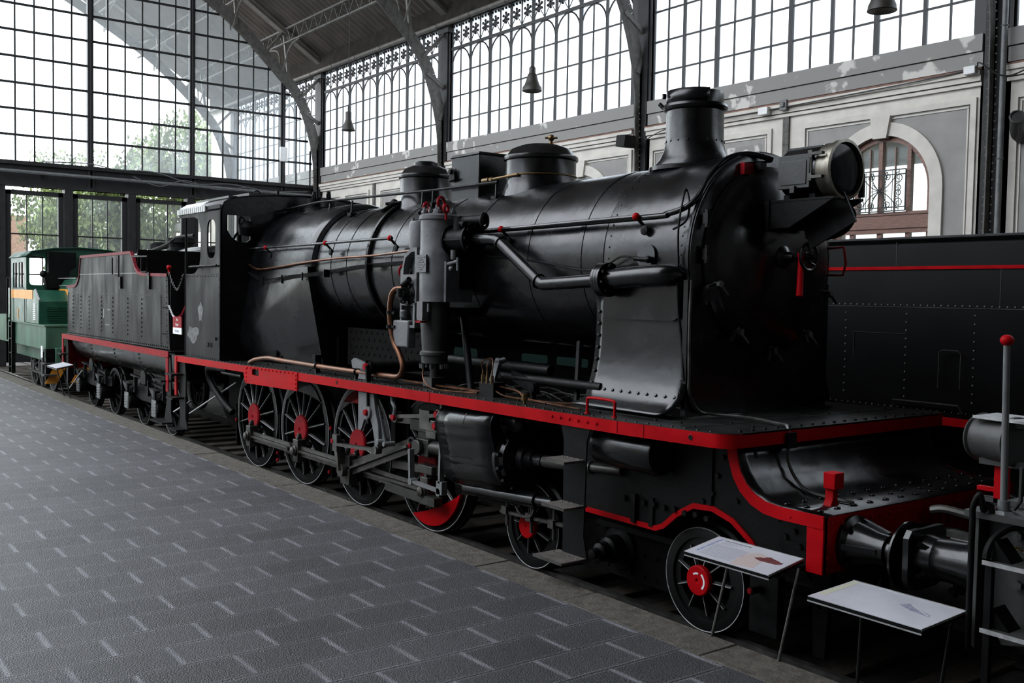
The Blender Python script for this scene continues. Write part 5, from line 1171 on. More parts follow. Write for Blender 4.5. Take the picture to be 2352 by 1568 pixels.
# inclined cylinder with lagging sheet
cyl_ax = V(3.09, 0, .20).normalized(); CYY = -1.12
def ca(x): return V(x, CYY, 1.09+(x+8.4)*.065)
cy = MB(); A = ca(-8.95); 
outer = [(-1.05, 1.58), (-1.25, 1.60), (-1.42, 1.56), (-1.485, 1.46), (-1.475, 1.34), (-1.44, 1.22), (-1.415, 1.08), (-1.39, .95), (-1.35, .85), (-1.29, .79), (-1.22, .765), (-.9, .76)]
pr = spline([(0, y, z) for y, z in outer], 4)
G = [[(x, p.y, p.z+(x+8.43)*.065) for p in pr] for x in (-8.93, -8.45, -7.95)]
random.seed(9)
G[1] = [(a+random.uniform(-.02, .02), b+random.uniform(-.012, .008), c_+random.uniform(-.01, .01)) for a, b, c_ in G[1]]
mid = [[((a[0]+b[0])/2, (a[1]+b[1])/2+random.uniform(-.008, .008), (a[2]+b[2])/2+random.uniform(-.006, .006)) for a, b in zip(G[i], G[i+1])] for i in range(2)]
cy.grid([G[0], mid[0], G[1], mid[1], G[2]])
cyl = P('cylinder', cy, BLK, solid=.015, ang=55)
for q in ([(-7.945, p.y-.003, p.z+.035) for p in pr], [(-8.935, p.y-.003, p.z-.03) for p in pr], [(-8.4, p.y-.012, p.z) for p in pr[:14]]): P('cylinder_seam', MB().tube(q, .010, 6), BLK, par=cyl)
P('cylinder_core', MB().cyl(ca(-8.9), ca(-7.97), .30, n=32).cyl((-8.9, -1.2, 1.44), (-7.97, -1.2, 1.50), .17, n=24), BLKD, par=cyl)
cc = MB().lathe(ca(-7.97), cyl_ax, [(0, 0), (.33, 0), (.33, .045), (.29, .06), (.27, .10), (.14, .13), (.13, .20), (.10, .21), (.10, .30), (.075, .31), (.07, .42), (0, .42)], 36)
ax_, u_, w_ = basis(cyl_ax)
for k in range(14):
    a = 2*PI*k/14; cc.bolt(ca(-7.97)+cyl_ax*.045+(u_*cos(a)+w_*sin(a))*.305, cyl_ax, .026, .05)
for k in range(8):
    a = 2*PI*k/8; cc.bolt(ca(-7.97)+cyl_ax*.12+(u_*cos(a)+w_*sin(a))*.115, cyl_ax, .02, .05)
P('cylinder_cover', cc, BLK, par=cyl)
P('tail_rod', MB().cyl(ca(-7.6), ca(-6.45), .045, n=14).cyl(ca(-7.55), ca(-6.85), .06, n=14), STEELD, par=cyl)
vc_ = MB().lathe((-7.97, -1.22, 1.49), (1, 0, .06), [(0, 0), (.17, 0), (.17, .05), (.12, .07), (.11, .2), (.07, .24), (0, .25)], 24)
for k in range(8): vc_.bolt((-7.92, -1.22+.145*cos(k*.785), 1.49+.145*sin(k*.785)), (1, 0, 0), .022, .04)
P('valve_cover', vc_, BLK, par=cyl)
P('drain_pipe', MB().cyl((-8.75, -1.2, .70), (-7.55, -1.2, .77), .075, n=16).cyl((-7.55, -1.2, .77), (-7.3, -1.2, .785), .055, n=14).cyl((-7.3, -1.2, .785), (-7.2, -1.2, .79), .025), BLK, par=cyl)
dc = MB().beam((-8.2, -1.15, .55), (-7.0, -1.15, .60), .05, .03)
for x in (-8.1, -7.7, -7.35): dc.cyl((x, -1.15, .72), (x, -1.15, .42), .018).box(x-.04, x+.04, -1.2, -1.1, .54, .62)
dc.tube(spline([(-7.9, -1.2, .66), (-7.8, -1.2, .58), (-7.65, -1.2, .60), (-7.6, -1.2, .68)], 5), .012, 6)
P('drain_cocks', dc, STEELD)

# crosshead, slide bars, main rod
xh = ca(-9.72)
P('piston_rod', MB().cyl(ca(-9.7), ca(-8.9), .055, n=16).cyl(ca(-9.05), ca(-8.92), .12, n=20), STEEL)
ch_ = MB().box(-9.90, -9.55, -1.20, -1.02, xh.z-.10, xh.z+.10).cyl((-9.72, -1.0, xh.z), (-9.72, -1.26, xh.z), .09, n=20).cyl(xh, ca(-9.3), .085, .075, n=16).box(-9.98, -9.5, -1.18, -1.0, xh.z+.17, xh.z+.30).box(-9.85, -9.6, -1.15, -1.05, xh.z+.08, xh.z+.2).box(-9.8, -9.5, -1.18, -1.04, xh.z-.3, xh.z-.2)
cx_ = P('crosshead', ch_, STEELD, bevel=.01)
P('crosshead_pin', MB().lathe((-9.86, -1.20, xh.z+.0), (0, -1, 0), [(.105, 0), (.105, .03), (.05, .05), (0, .05)], 22).rivet((-9.86, -1.25, xh.z+.07), (0, -1, 0), .02).rivet((-9.79, -1.25, xh.z-.05), (0, -1, 0), .02).rivet((-9.93, -1.25, xh.z-.05), (0, -1, 0), .02), BLKD, par=cx_)
P('pin_end', MB().lathe((-9.86, -1.25, xh.z), (0, -1, 0), [(.03, 0), (.03, .015), (0, .02)], 14), REDD, 'red pin end', par=cx_)
def bar(p, q, w, d, y, name, m=STEEL): return P(name, MB().beam((p[0], y, p[1]), (q[0], y, q[1]), w, d, ref=(0, 0, 1)), m)
bar((-10.45, 1.25), (-8.9, 1.30), .10, .09, -1.06, 'slide_bar'); bar((-10.5, .69), (-8.85, .79), .10, .09, -1.06, 'slide_bar')
bar((-10.48, .44), (-9.38, .42), .11, .10, -1.16, 'motion_beam', STEELD)
bp = pin(DW[2])
mr = MB(); A = V(bp[0], -1.24, bp[1]); B = V(-9.86, -1.24, xh.z)
mr.beam(A, B, .12, .03, ref=(0, 0, 1)); axm = (B-A).normalized(); nm = Vector((-axm.z, 0, axm.x))
for s in (-1, 1): mr.beam(A+nm*s*.055, B+nm*s*.052, .028, .06, ref=(0, 0, 1))
P('connecting_rod', mr, STEEL)
P('big_end', MB().box(bp[0]-.12, bp[0]+.12, -1.30, -1.18, bp[1]-.19, bp[1]+.19).box(bp[0]-.2, bp[0]-.1, -1.30, -1.18, bp[1]-.12, bp[1]+.12).cyl((bp[0], -1.28, bp[1]+.19), (bp[0], -1.24, bp[1]+.27), .03), STEELD, bevel=.01)
rc = MB().beam((bp[0], -1.34, bp[1]), (bp[0]-.03, -1.36, bp[1]+.33), .11, .05, ref=(1, 0, 0)).cyl((bp[0], -1.28, bp[1]), (bp[0], -1.37, bp[1]), .085, n=18).cyl((bp[0]-.03, -1.3, bp[1]+.33), (bp[0]-.03, -1.42, bp[1]+.33), .05, n=14)
P('return_crank', rc, STEEL)
er = MB().beam((bp[0]-.03, -1.40, bp[1]+.33), (-10.35, -1.40, .90), .08, .035, ref=(0, 0, 1)).box(bp[0]-.09, bp[0]+.03, -1.43, -1.37, bp[1]+.24, bp[1]+.45).cyl((-10.35, -1.36, .90), (-10.35, -1.44, .90), .05)
P('eccentric_rod', er, STEEL)
P('rod_pin', MB().lathe((bp[0]-.10, -1.42, bp[1]+.36), (0, -1, 0), [(.03, 0), (.03, .015), (0, .02)], 12), REDD, 'red pin end')
ex = MB()
lk = [(-10.62, 1.56), (-10.42, 1.56), (-10.38, 1.38), (-10.30, 1.20), (-10.28, 1.0), (-10.32, .86), (-10.40, .86), (-10.38, 1.0), (-10.44, 1.18), (-10.58, 1.34)]
ex.prism(lk, XZ, -1.42, -1.37).lathe((-10.53, -1.36, 1.33), (0, -1, 0), [(0, .09), (.08, .09), (.085, 0)], 18)
ex.beam((-10.52, -1.36, 1.60), (-10.25, -1.36, .98), .10, .03, ref=(0, 1, 0)).cyl((-10.28, -1.3, 1.0), (-10.28, -1.45, 1.0), .04).cyl((-10.12, -1.3, 1.0), (-10.12, -1.45, 1.0), .03)
P('expansion_link', ex, GREY, bevel=.006)
P('link_hanger', MB().prism([(-10.75, 1.56), (-10.55, 1.56), (-10.55, 1.42), (-10.48, 1.34), (-10.5, 1.25), (-10.6, 1.24), (-10.68, 1.1), (-10.75, 1.1)], XZ, -1.44, -1.41), PUMP)
for (x, z, y) in ((-10.53, 1.33, -1.45), (-9.93, 1.335, -1.42), (-9.05, 1.46, -1.40), (-9.08, 1.33, -1.40)):
    P('rod_pin', MB().lathe((x, y, z), (0, -1, 0), [(0, .03), (.034, .03), (.04, 0)], 14), REDD, 'red pin end')
P('link_plate', MB().prism([(-10.62, 1.5), (-10.3, 1.5), (-10.33, .4), (-10.42, .33), (-10.5, .36), (-10.58, .6)], XZ, -1.0, -.96), BLKD)
P('radius_rod', MB().beam((-10.06, -1.37, 1.33), (-9.1, -1.37, 1.44), .085, .04, ref=(0, 0, 1)).cyl((-9.93, -1.33, 1.335), (-9.93, -1.42, 1.335), .06, n=16).box(-9.4, -9.2, -1.41, -1.33, 1.36, 1.48).cyl((-9.05, -1.33, 1.46), (-9.05, -1.40, 1.46), .055, n=14), STEEL)
P('lift_link', MB().tube(spline([(-9.93, -1.42, 1.335), (-9.90, -1.43, 1.45), (-9.96, -1.43, 1.52), (-9.94, -1.43, 1.66)], 5), .022, 8), GREY)
P('valve_crosshead', MB().box(-9.42, -9.0, -1.40, -1.30, 1.26, 1.38).box(-9.3, -9.1, -1.39, -1.31, 1.18, 1.27).cyl((-9.08, -1.3, 1.33), (-9.08, -1.4, 1.33), .06, n=14).cyl((-9.1, -1.25, 1.42), (-8.9, -1.25, 1.43), .04), STEEL, bevel=.006)
P('combination_lever', MB().beam((-9.0, -1.36, 1.62), (-9.02, -1.36, .72), .06, .035, ref=(1, 0, 0)).box(-9.07, -8.96, -1.39, -1.32, .6, .74), GREY)
P('union_link', MB().beam((-9.66, -1.34, .64), (-9.05, -1.34, .62), .06, .03, ref=(0, 0, 1)).cyl((-9.64, -1.3, .64), (-9.64, -1.38, .64), .04).cyl((-9.04, -1.3, .62), (-9.04, -1.39, .62), .045).beam((-9.68, -1.34, 1.0), (-9.66, -1.34, .62), .06, .04, ref=(1, 0, 0)), GREY)
P('motion_plate', MB().prism([(-9.05, 1.6), (-8.96, 1.6), (-8.96, .6), (-9.05, .6)], XZ, -1.0, -.7), SOOT); P('motion_plate', MB().box(-10.55, -10.45, -1.1, -.7, .6, 1.5), SOOT)

# bogie frame
bf = MB().prism([(-8.5, .78), (-5.0, .70), (-4.95, .50), (-5.15, .22), (-6.2, .17), (-7.3, .17), (-8.3, .25), (-8.5, .45)], XZ, -.84, -.80)
for k in range(12):
    for z in (.24, .43, .6): bf.rivet((-7.4+.16*k, -.84, z), (0, -1, 0), .022)
P('bogie_frame', bf, SOOT)
P('bogie_spring_boss', MB().lathe((-6.75, -.84, .44), (0, -1, -.05), [(.2, 0), (.2, .03), (.13, .05), (.12, .17), (.09, .19), (.085, .27), (.05, .29), (.045, .36), (0, .37)], 24), BLKD)
P('bogie_spring', MB().tube(spline([(-7.55, -.9, .62), (-7.2, -.9, .72), (-6.75, -.9, .76), (-6.2, -.9, .71)], 5), .03, 8).box(-7.0, -6.0, -.92, -.88, .62, .67), BLKD)
P('bogie_bracket', MB().cyl((-5.02, -.95, .50), (-5.02, -1.1, .50), .03).box(-5.12, -4.85, -.98, -.9, .15, .62), BLKD)
P('bogie_pin', MB().lathe((-5.02, -1.1, .50), (0, -1, 0), [(.025, 0), (.02, .01), (0, .012)], 12), REDD, 'red pin end')
for x in (-14.08, -12.38, -15.79): P('brake_hanger', MB().beam((x-.02, -.95, .9), (x+.02, -.95, .22), .06, .04), SOOT)
for (x, z) in ((-14.08, .33), (-14.08, .22), (-12.37, .3), (-15.72, .65), (-12.34, .9)): P('brake_pin', MB().lathe((x, -1.0, z), (0, -1, 0), [(.03, 0), (.025, .02), (0, .022)], 10), REDD, 'red pin end')
# ------------------------------------------------------------------ tender
TE = root('tender', 'dull charcoal riveted tender with red edge coupled behind the black locomotive cab', 'tender', (-21.4, 0, 0))
def T(n, mb, m, lab=None, par=None, **k): return mb.build(n, m, par or TE, lab, **k)
tp = [(-25.12, 1.66), (-17.78, 1.68), (-17.9, 3.01), (-19.3, 3.03), (-19.6, 3.06), (-19.8, 3.16), (-20.0, 3.38), (-20.12, 3.46), (-23.92, 3.45), (-23.99, 3.2), (-24.05, 3.0), (-24.2, 2.87), (-24.4, 2.80), (-25.12, 2.78)]
tb = MB(); 
for s in (-1, 1): tb.prism(tp, XZ, s*1.42, s*1.40)
tb.box(-25.12, -25.08, -1.4, 1.4, 1.66, 2.78).box(-17.84, -17.8, -1.4, 1.4, 1.66, 2.9).box(-25.1, -17.85, -1.4, 1.4, 2.6, 2.64).box(-20.1, -20.06, -1.4, 1.4, 2.6, 3.4).box(-23.95, -23.9, -1.4, 1.4, 2.6, 3.44)
for x in (-25.04, -18.26): tb.rivrow((x, -1.42, 1.74), (x, -1.42, 2.6), 22, (0, -1, 0), .017)
for x in (-24.6, -23.9, -23.2, -22.2, -21.35, -20.3, -19.4, ): tb.rivrow((x, -1.42, 1.85), (x, -1.42, 2.55), 9, (0, -1, 0), .02)
tb.rivrow((-25.0, -1.42, 1.70), (-17.9, -1.42, 1.72), 60, (0, -1, 0), .016)
for z in (2.42, 1.95): tb.rivrow((-18.15, -1.42, z), (-17.9, -1.42, z), 5, (0, -1, 0), .012)
tb.rivrow((-17.92, -1.42, 1.8), (-17.98, -1.42, 2.9), 12, (0, -1, 0), .014)
tank = T('tank', tb, SAT)
T('plate_seam', MB().box(-25.05, -18.25, -1.428, -1.42, 2.625, 2.637), BLKD, par=tank)
T('plate_beading', MB().box(-24.05, -19.7, -1.428, -1.42, 3.035, 3.05), GREY, 'thin grey bead', par=tank)
G = []
for (x, z) in tp[2:]: G.append([(x, -1.44, z-.045), (x, -1.44, z+.012), (x, -1.38, z+.012), (x, -1.38, z-.045)])
m_ = MB().grid(G, closed=True); T('tank_rim', m_, REDO, 'red rim along the tank top', par=tank)
T('letter_marks', MB().box(-22.05, -21.98, -1.424, -1.42, 2.12, 2.32).box(-21.75, -21.5, -1.424, -1.42, 2.29, 2.31).box(-21.9, -21.55, -1.424, -1.42, 1.98, 1.995), GREY, par=tank)
coal = MB().box(-20.0, -17.95, -1.2, 1.2, 2.62, 2.75); coal.box(-19.9, -19.85, -1.36, 1.36, 2.7, 3.5); T('coal_bunker', coal, SOOT)
T('ladder_rail', MB().tube([(-21.2, -1.47, 3.36), (-21.2, -1.47, 3.02), (-20.75, -1.47, 2.98), (-20.75, -1.47, 3.40)], .014, 6).box(-20.8, -20.68, -1.46, -1.42, 2.74, 2.98), BLKD)
gh = MB().tube([(-19.85, -1.47, 3.36), (-18.9, -1.47, 3.34), (-18.95, -1.47, 3.06), (-19.25, -1.47, 3.06), (-19.25, -1.47, 3.34)], .016, 6).box(-18.98, -18.85, -1.46, -1.42, 2.74, 3.06)
T('grab_rails', gh, BLKD)
T('valance', MB().box(-25.3, -17.6, -1.51, -1.49, 1.55, 1.66), REDD, 'red edge strip')
T('tender_deck', MB().box(-25.3, -17.6, -1.49, 1.49, 1.63, 1.66), DECK)
for x0, x1 in ((-25.3, -25.18), (-17.72, -17.6)): T('step_edge', MB().box(x0, x1, -1.51, -1.49, .96, 1.56), REDD, 'red step edge')
G = []
for x in (-25.1, -17.75): G.append([(x, 1.30*-sin(a)*1.02, 1.66-.62*(1-cos(a))*1.0) for a in [PI/2*i/12 for i in range(12, -1, -1)]])
tl = MB(); prf = [(-1.33, 1.63), (-1.33, 1.45), (-1.29, 1.30), (-1.18, 1.16), (-1.0, 1.08), (-.5, 1.05), (.5, 1.05), (1.0, 1.08), (1.18, 1.16), (1.29, 1.3), (1.33, 1.63)]
tl.prism(prf, YZ, -25.1, -17.75)
for x in (-23.4, -21.6, -19.9): 
    for (y, z) in ((-1.335, 1.55), (-1.335, 1.48), (-1.32, 1.40), (-1.30, 1.32), (-1.26, 1.25), (-1.2, 1.18), (-1.1, 1.12)): tl.rivet((x, y, z), (0, -1, -.3), .02)
T('lower_tank', tl, BLK)
T('step_hanger', MB().prism([(-25.2, 1.6), (-25.0, 1.6), (-24.95, 1.2), (-25.0, .5), (-24.85, .36), (-25.1, .36), (-25.15, .9)], XZ, -1.45, -1.43).box(-25.2, -24.8, -1.62, -1.43, .36, .39).box(-25.35, -25.0, -1.6, -1.43, 1.18, 1.21), SAT)
T('step_hanger', MB().prism([(-17.9, 1.6), (-17.65, 1.6), (-17.6, 1.2), (-17.62, .6), (-17.5, .36), (-18.0, .36), (-17.8, .9)], XZ, -1.45, -1.43).box(-18.2, -17.5, -1.64, -1.43, .40, .43).box(-18.2, -17.7, -1.6, -1.43, 1.12, 1.15), SAT)
T('hanger_brace', MB().cyl((-24.8, -1.45, .42), (-24.3, -1.3, .85), .016).cyl((-17.45, -1.45, .62), (-17.0, -1.3, .85), .016), EDGE)
tw = None
for i, x in enumerate((-24.6, -22.85, -20.75, -19.0)):
    if tw is None:
        tw = wheel_mesh(.50, 9, .11, tire=.07, sp=.02).build('tender_wheel', WHEEL, TE, origin=(0, 0, 0)); tw.location = Vector((x, -.97, .50))-ORG[TE]; ORG[tw] = Vector((0, 0, 0))
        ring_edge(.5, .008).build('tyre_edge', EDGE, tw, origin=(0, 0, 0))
        MB().lathe((0, 0, 0), (0, -1, 0), [(.34, .12), (0, .12)][:0] or [(.15, .06), (.17, .10), (.17, .32), (.15, .34), (0, .345)], 20).build('axle_box', BLKD, tw, origin=(0, 0, 0))
        ab = MB()
        for k in range(5): ab.box(-.12, .12, -.362, -.345, -.13+.055*k, -.105+.055*k)
        ab.box(-.13, .13, -.352, -.34, -.15, .17); ab.build('box_cover', GREY, tw, 'worn ribbed axle box cover', origin=(0, 0, 0))
        sp_ = MB()
        for k in range(6): sp_.tube(spline([(-.42+.05*k, -.3, .36-.035*k), (0, -.3, .27-.03*k), (.42-.05*k, -.3, .36-.035*k)], 6), .02, 4)
        sp_.box(-.46, -.42, -.33, -.27, .2, .5).box(.42, .46, -.33, -.27, .2, .5).box(-.05, .05, -.35, -.25, .1, .34)
        sp_.build('leaf_spring', SAT, tw, origin=(0, 0, 0))
    else: dup(tw, TE, Vector((x, -.97, .50))-ORG[TE])
    f = tw.copy(); COL.objects.link(f); f.parent = TE; f.location = Vector((x, .97, .5))-ORG[TE]; f.rotation_euler = (0, 0, PI)
for x in (-23.72, -19.87):
    T('bogie_frame', MB().prism([(x-1.4, .85), (x+1.4, .85), (x+1.4, .65), (x+.3, .55), (x-.3, .55), (x-1.4, .65)], XZ, -1.18, -1.14).prism(arc2(x, 1.0, .17, 150, 20, 8)+[(x+.15, .9), (x-.15, .9)], XZ, -1.26, -1.22).beam((x-.9, -1.2, 1.02), (x+1.2, -1.2, .90), .08, .04), SAT)
hb = buffer(TE, -25.3, -.97, 1.05, -1); T('buffer_beam', MB().box(-25.33, -25.25, -1.4, 1.4, .85, 1.55), REDD)
T('lamp_iron', MB().box(-25.2, -25.1, -1.35, -1.27, 1.66, 1.78), BLKD)
T('ball_post', MB().cyl((-17.95, -1.38, 3.0), (-17.95, -1.38, 3.1), .02).ball((-17.95, -1.38, 3.13), .045, 12), RED)
# chain with hanging notice between tender and cab
def chain(mb, Pn, r=.017, w=.0042):
    Pn = spline(Pn, 7)
    for i, (a, b) in enumerate(zip(Pn, Pn[1:])):
        m = (a+b)/2; d = (b-a).normalized(); _, u, q = basis(d); s = u if i % 2 else q; L = (b-a).length*.62
        mb.tube([m+d*L*cos(t)+s*r*sin(t) for t in [2*PI*k/8 for k in range(8)]], w, 4, closed=True)
c1 = MB(); chain(c1, [(-17.85, -1.42, 3.05), (-17.6, -1.43, 2.85), (-17.35, -1.44, 2.74), (-17.1, -1.47, 2.82), (-16.9, -1.48, 3.0)])
tag(c1.build('hanging_chain', STEELD), 'dark chain slung high across the gap between tender and cab', 'chain')
NS = root('chain_notice', 'small red and white notice on a white chain between tender and cab', 'sign', (-17.3, -1.46, 1.98))
c2 = MB(); chain(c2, [(-17.8, -1.43, 2.46), (-17.65, -1.44, 2.36), (-17.5, -1.45, 2.28), (-17.4, -1.46, 2.27)]); c2.build('chain', WHITE, NS, 'white chain')
c3 = MB(); chain(c3, [(-17.25, -1.46, 2.27), (-17.1, -1.45, 2.30), (-16.98, -1.45, 2.38), (-16.92, -1.44, 2.46)]); c3.build('chain', REDD, NS, 'red chain')
MB().box(-17.46, -17.02, -1.47, -1.455, 2.09, 2.28).build('notice_board', REDD, NS); MB().box(-17.46, -17.02, -1.47, -1.455, 1.98, 2.09).build('notice_foot', WHITE, NS, 'white lower part')
def text(body, size, m, par, name, M4, ext=.001, align='CENTER'):
    cu = bpy.data.curves.new(name, 'FONT'); cu.body = body; cu.size = size; cu.extrude = ext; cu.align_x = align; cu.materials.append(m)
    t = bpy.data.objects.new(name, cu); COL.objects.link(t); bpy.context.view_layer.update()
    me = bpy.data.meshes.new_from_object(t.evaluated_get(bpy.context.evaluated_depsgraph_get())); bpy.data.objects.remove(t)
    o = bpy.data.objects.new(name, me); COL.objects.link(o); o.parent = par; o.matrix_local = M4; return o
RX = Matrix.Rotation(PI/2, 4, 'X')
text('No', .065, WHITE, NS, 'notice_text', Matrix.Translation((.06, -.012, .225))@RX)
text('Pasar', .075, WHITE, NS, 'notice_text', Matrix.Translation((.06, -.012, .14))@RX)
text('No Entry', .05, TEXT, NS, 'notice_text', Matrix.Translation((.06, -.012, .04))@RX)

# ------------------------------------------------------------------ green shunter behind the tender
GS = root('shunting_locomotive', 'green diesel shunter with orange stripe coupled behind the black tender', 'locomotive', (-30, 0, 0))
def Gp(n, mb, m, lab=None, par=None, **k): return mb.build(n, m, par or GS, lab, **k)
ga = [(-1.40, 1.75), (1.40, 1.75), (1.40, 3.55), (1.25, 3.70), (.7, 3.80), (0, 3.84), (-.7, 3.80), (-1.25, 3.70), (-1.40, 3.55)]
wf = rrect(-1.32, -.92, 2.80, 3.58, .08); wf2 = [(-a, b) for a, b in wf][::-1]
cabm = MB().prism(ga, YZ, -29.83, -29.79, [wf, wf2])
cabm.prism(ga, YZ, -31.9, -31.86, [rrect(-1.3, 1.3, 2.8, 3.58, .08)])
sd = [(-31.9, 1.75), (-29.8, 1.75), (-29.8, 3.55), (-31.9, 3.55)]
for s in (-1, 1): cabm.prism(sd, XZ, s*1.40, s*1.37, [rrect(-31.6, -30.9, 2.72, 3.42, .05), rrect(-30.78, -30.1, 2.72, 3.42, .05)])
gc = Gp('cab', cabm, GREEN)
G = [[(x, y*1.02, z+.01) for y, z in ga[2:]] for x in (-32.0, -29.72)]
Gp('cab_roof', MB().grid(G), GREEN, par=gc, solid=.03)
for (x0, x1) in ((-31.6, -30.9), (-30.78, -30.1)): Gp('cab_window', MB().box(x0, x1, -1.385, -1.38, 2.72, 3.42), CLEAR, par=gc)
Gp('window_bars', MB().box(-31.27, -31.23, -1.40, -1.36, 2.72, 3.42).box(-30.46, -30.42, -1.4, -1.36, 2.72, 3.42).box(-31.62, -30.08, -1.41, -1.39, 2.69, 2.72), BLKD, par=gc)
Gp('cab_door_seam', MB().box(-30.03, -30.0, -1.41, -1.39, 1.75, 2.68), BLKD, par=gc)
st_ = MB().box(-31.9, -29.0, -1.412, -1.40, 2.42, 2.66); Gp('stripe', st_, ORANGE, 'orange stripe')
Gp('stripe', MB().box(-29.78, -27.59, -.632, -.62, 2.46, 2.70), ORANGE, 'orange stripe')
Gp('emblem', MB().prism(arc2(-30.9, 2.08, .06, 0, 360, 10)[:-1], XZ, -1.41, -1.40).box(-30.94, -30.86, -1.41, -1.4, 1.86, 2.03), ORANGE, 'small orange emblem', par=gc)
# side boxes and hood in front of the cab
sbx_ = MB().prism([(-29.8, 1.77), (-28.3, 1.77), (-28.3, 2.38), (-28.8, 2.66), (-29.8, 2.66)], XZ, -1.40, -.62); Gp('side_locker', sbx_, GREEN, bevel=.02)
Gp('locker_edge', MB().beam((-28.3, -1.38, 2.40), (-28.8, -1.38, 2.68), .04, .03), EDGE)
gl = MB()
for k in range(9): gl.box(-28.92, -28.62, -1.415, -1.40, 1.88+.05*k, 1.905+.05*k)
Gp('louvres', gl, WHITE, 'pale louvres'); gl = MB()
for k in range(9): gl.box(-28.3, -28.285, -1.2, -.7, 1.85+.045*k, 1.87+.045*k)
for k in range(6): gl.box(-27.6, -27.58, -.55, -.1, 2.3+.05*k, 2.32+.05*k)
Gp('louvres', gl, GREEN)
hood = MB().prism([(-.62, 1.77), (.62, 1.77), (.62, 2.75), (.5, 2.95), (.2, 3.0), (-.2, 3.0), (-.5, 2.95), (-.62, 2.75)], YZ, -29.8, -27.6); Gp('engine_hood', hood, GREEN, bevel=.02)
Gp('hood_rail', MB().box(-29.8, -27.6, -.66, -.62, 2.98, 3.0).box(-29.8, -27.6, -.64, -.62, 2.78, 2.8), EDGE)
Gp('exhaust_hood', MB().prism([(-.95, 2.72), (-.5, 2.72), (-.40, 2.9), (-.35, 3.2), (-.2, 3.3), (-.2, 3.70), (-.9, 3.70), (-.9, 3.15), (-1.0, 3.0)], YZ, -29.78, -29.5).ball((-29.65, -1.0, 3.1), .10, 12), BLKD)
Gp('frame', MB().box(-32.4, -27.5, -1.40, 1.4, 1.14, 1.75).box(-32.2, -27.3, -1.2, 1.2, .8, 1.2), GREENL, bevel=.01)
Gp('frame_top', MB().box(-32.4, -27.48, -1.43, 1.43, 1.74, 1.775), GREENL)
Gp('rear_platform', MB().box(-36.5, -32.4, -1.40, 1.4, 1.14, 1.85), GREENL); Gp('rear_hood', MB().box(-36.2, -32.9, -.7, .7, 1.85, 2.7), GREEN)
gb_ = MB().box(-27.5, -27.4, -1.42, -.3, .3, 1.18).box(-27.5, -27.4, -.3, 1.42, .7, 1.18); gbb = Gp('buffer_beam', gb_, BLKD)
for k in range(2): 
    y = -1.45+.62*k
    Gp('warning_stripe', MB().prism([(y, .3), (y+.3, .3), (y+.75, 1.18), (y+.45, 1.18)], YZ, -27.4, -27.39), ORANGE, 'orange warning stripe', par=gbb)
hr_ = MB().tube([(-32.2, -1.45, 1.2), (-32.2, -1.45, 3.0), (-31.7, -1.45, 3.0), (-31.7, -1.45, .3)], .02, 6)
for z in (.45, .85, 1.25, 1.6): hr_.box(-31.75, -31.3, -1.5, -1.42, z, z+.03)
hr_.box(-31.72, -31.68, -1.5, -1.4, .3, 1.75).box(-31.35, -31.3, -1.5, -1.4, .3, 1.75); Gp('ladder', hr_, BLKD)
Gp('side_step', MB().box(-27.75, -27.65, -1.45, -1.40, .15, 1.1).box(-27.6, -27.2, -1.5, -1.2, .5, .54).box(-27.6, -27.2, -1.5, -1.2, .8, .83), GREYD)
Gp('white_tag', MB().box(-27.72, -27.55, -1.47, -1.455, .95, 1.25), WHITE, 'small white tag')
buffer(GS, -27.4, -.97, 1.05, 1)
gw = None
for x in (-30.9, -29.85, -28.7):
    if gw is None:
        gw = wheel_mesh(.52, 10, .12, sp=.022).build('shunter_wheel', GREYD, GS, origin=(0, 0, 0)); gw.location = Vector((x, -.97, .52))-ORG[GS]; ORG[gw] = Vector((0, 0, 0))
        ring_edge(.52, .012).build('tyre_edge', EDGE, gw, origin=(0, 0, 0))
    else: dup(gw, GS, Vector((x, -.97, .52))-ORG[GS])
Gp('coupling_rod', MB().beam((-31.0, -1.1, .42), (-28.6, -1.1, .42), .10, .05), STEEL)
Gp('running_gear', MB().box(-32, -27.6, -.8, .8, .3, 1.1), SOOT)

# ------------------------------------------------------------------ black engine on the next track
BE = root('side_tank_engine', 'long black riveted engine side with thin red lines on the next track behind the smokebox', 'locomotive', (-5, 4.2, 0))
def B(n, mb, m, lab=None, par=None, **k): return mb.build(n, m, par or BE, lab, **k)
BY = 2.8
tk = MB().prism([(BY, 1.55), (5.6, 1.55), (5.6, 3.36), (5.5, 3.44), (2.9, 3.44), (BY+.02, 3.40), (BY, 3.36)], YZ, -8.8, 1.5)
tkx = B('tank', tk, TANKB)
rv = MB().rivrow((-8.7, BY, 2.715), (1.4, BY, 2.715), 130, (0, -1, 0), .011).rivrow((-8.7, BY, 1.60), (1.4, BY, 1.60), 130, (0, -1, 0), .009)
for x in (-7.73, -6.96, -6.2, -5.43, -4.66): rv.rivrow((x, BY, 2.62), (x, BY, 1.72), 11, (0, -1, 0), .011)
B('rivets', rv, GREY, 'worn bright rivets', par=tkx)
B('top_roll', MB().tube([(-8.8, BY, 3.43), (1.5, BY, 3.43)], .025, 8), BLKD, par=tkx)
B('red_line', MB().box(-8.8, 1.5, BY-.012, BY, 3.10, 3.135), RED, 'thin red line', par=tkx)
B('plate_seam', MB().box(-6.35, -6.343, BY-.003, BY, 3.14, 3.4).box(-5.18, -5.173, BY-.003, BY, 2.73, 3.1).box(-8.8, 1.5, BY-.004, BY, 2.69, 2.697), GREYD, par=tkx)
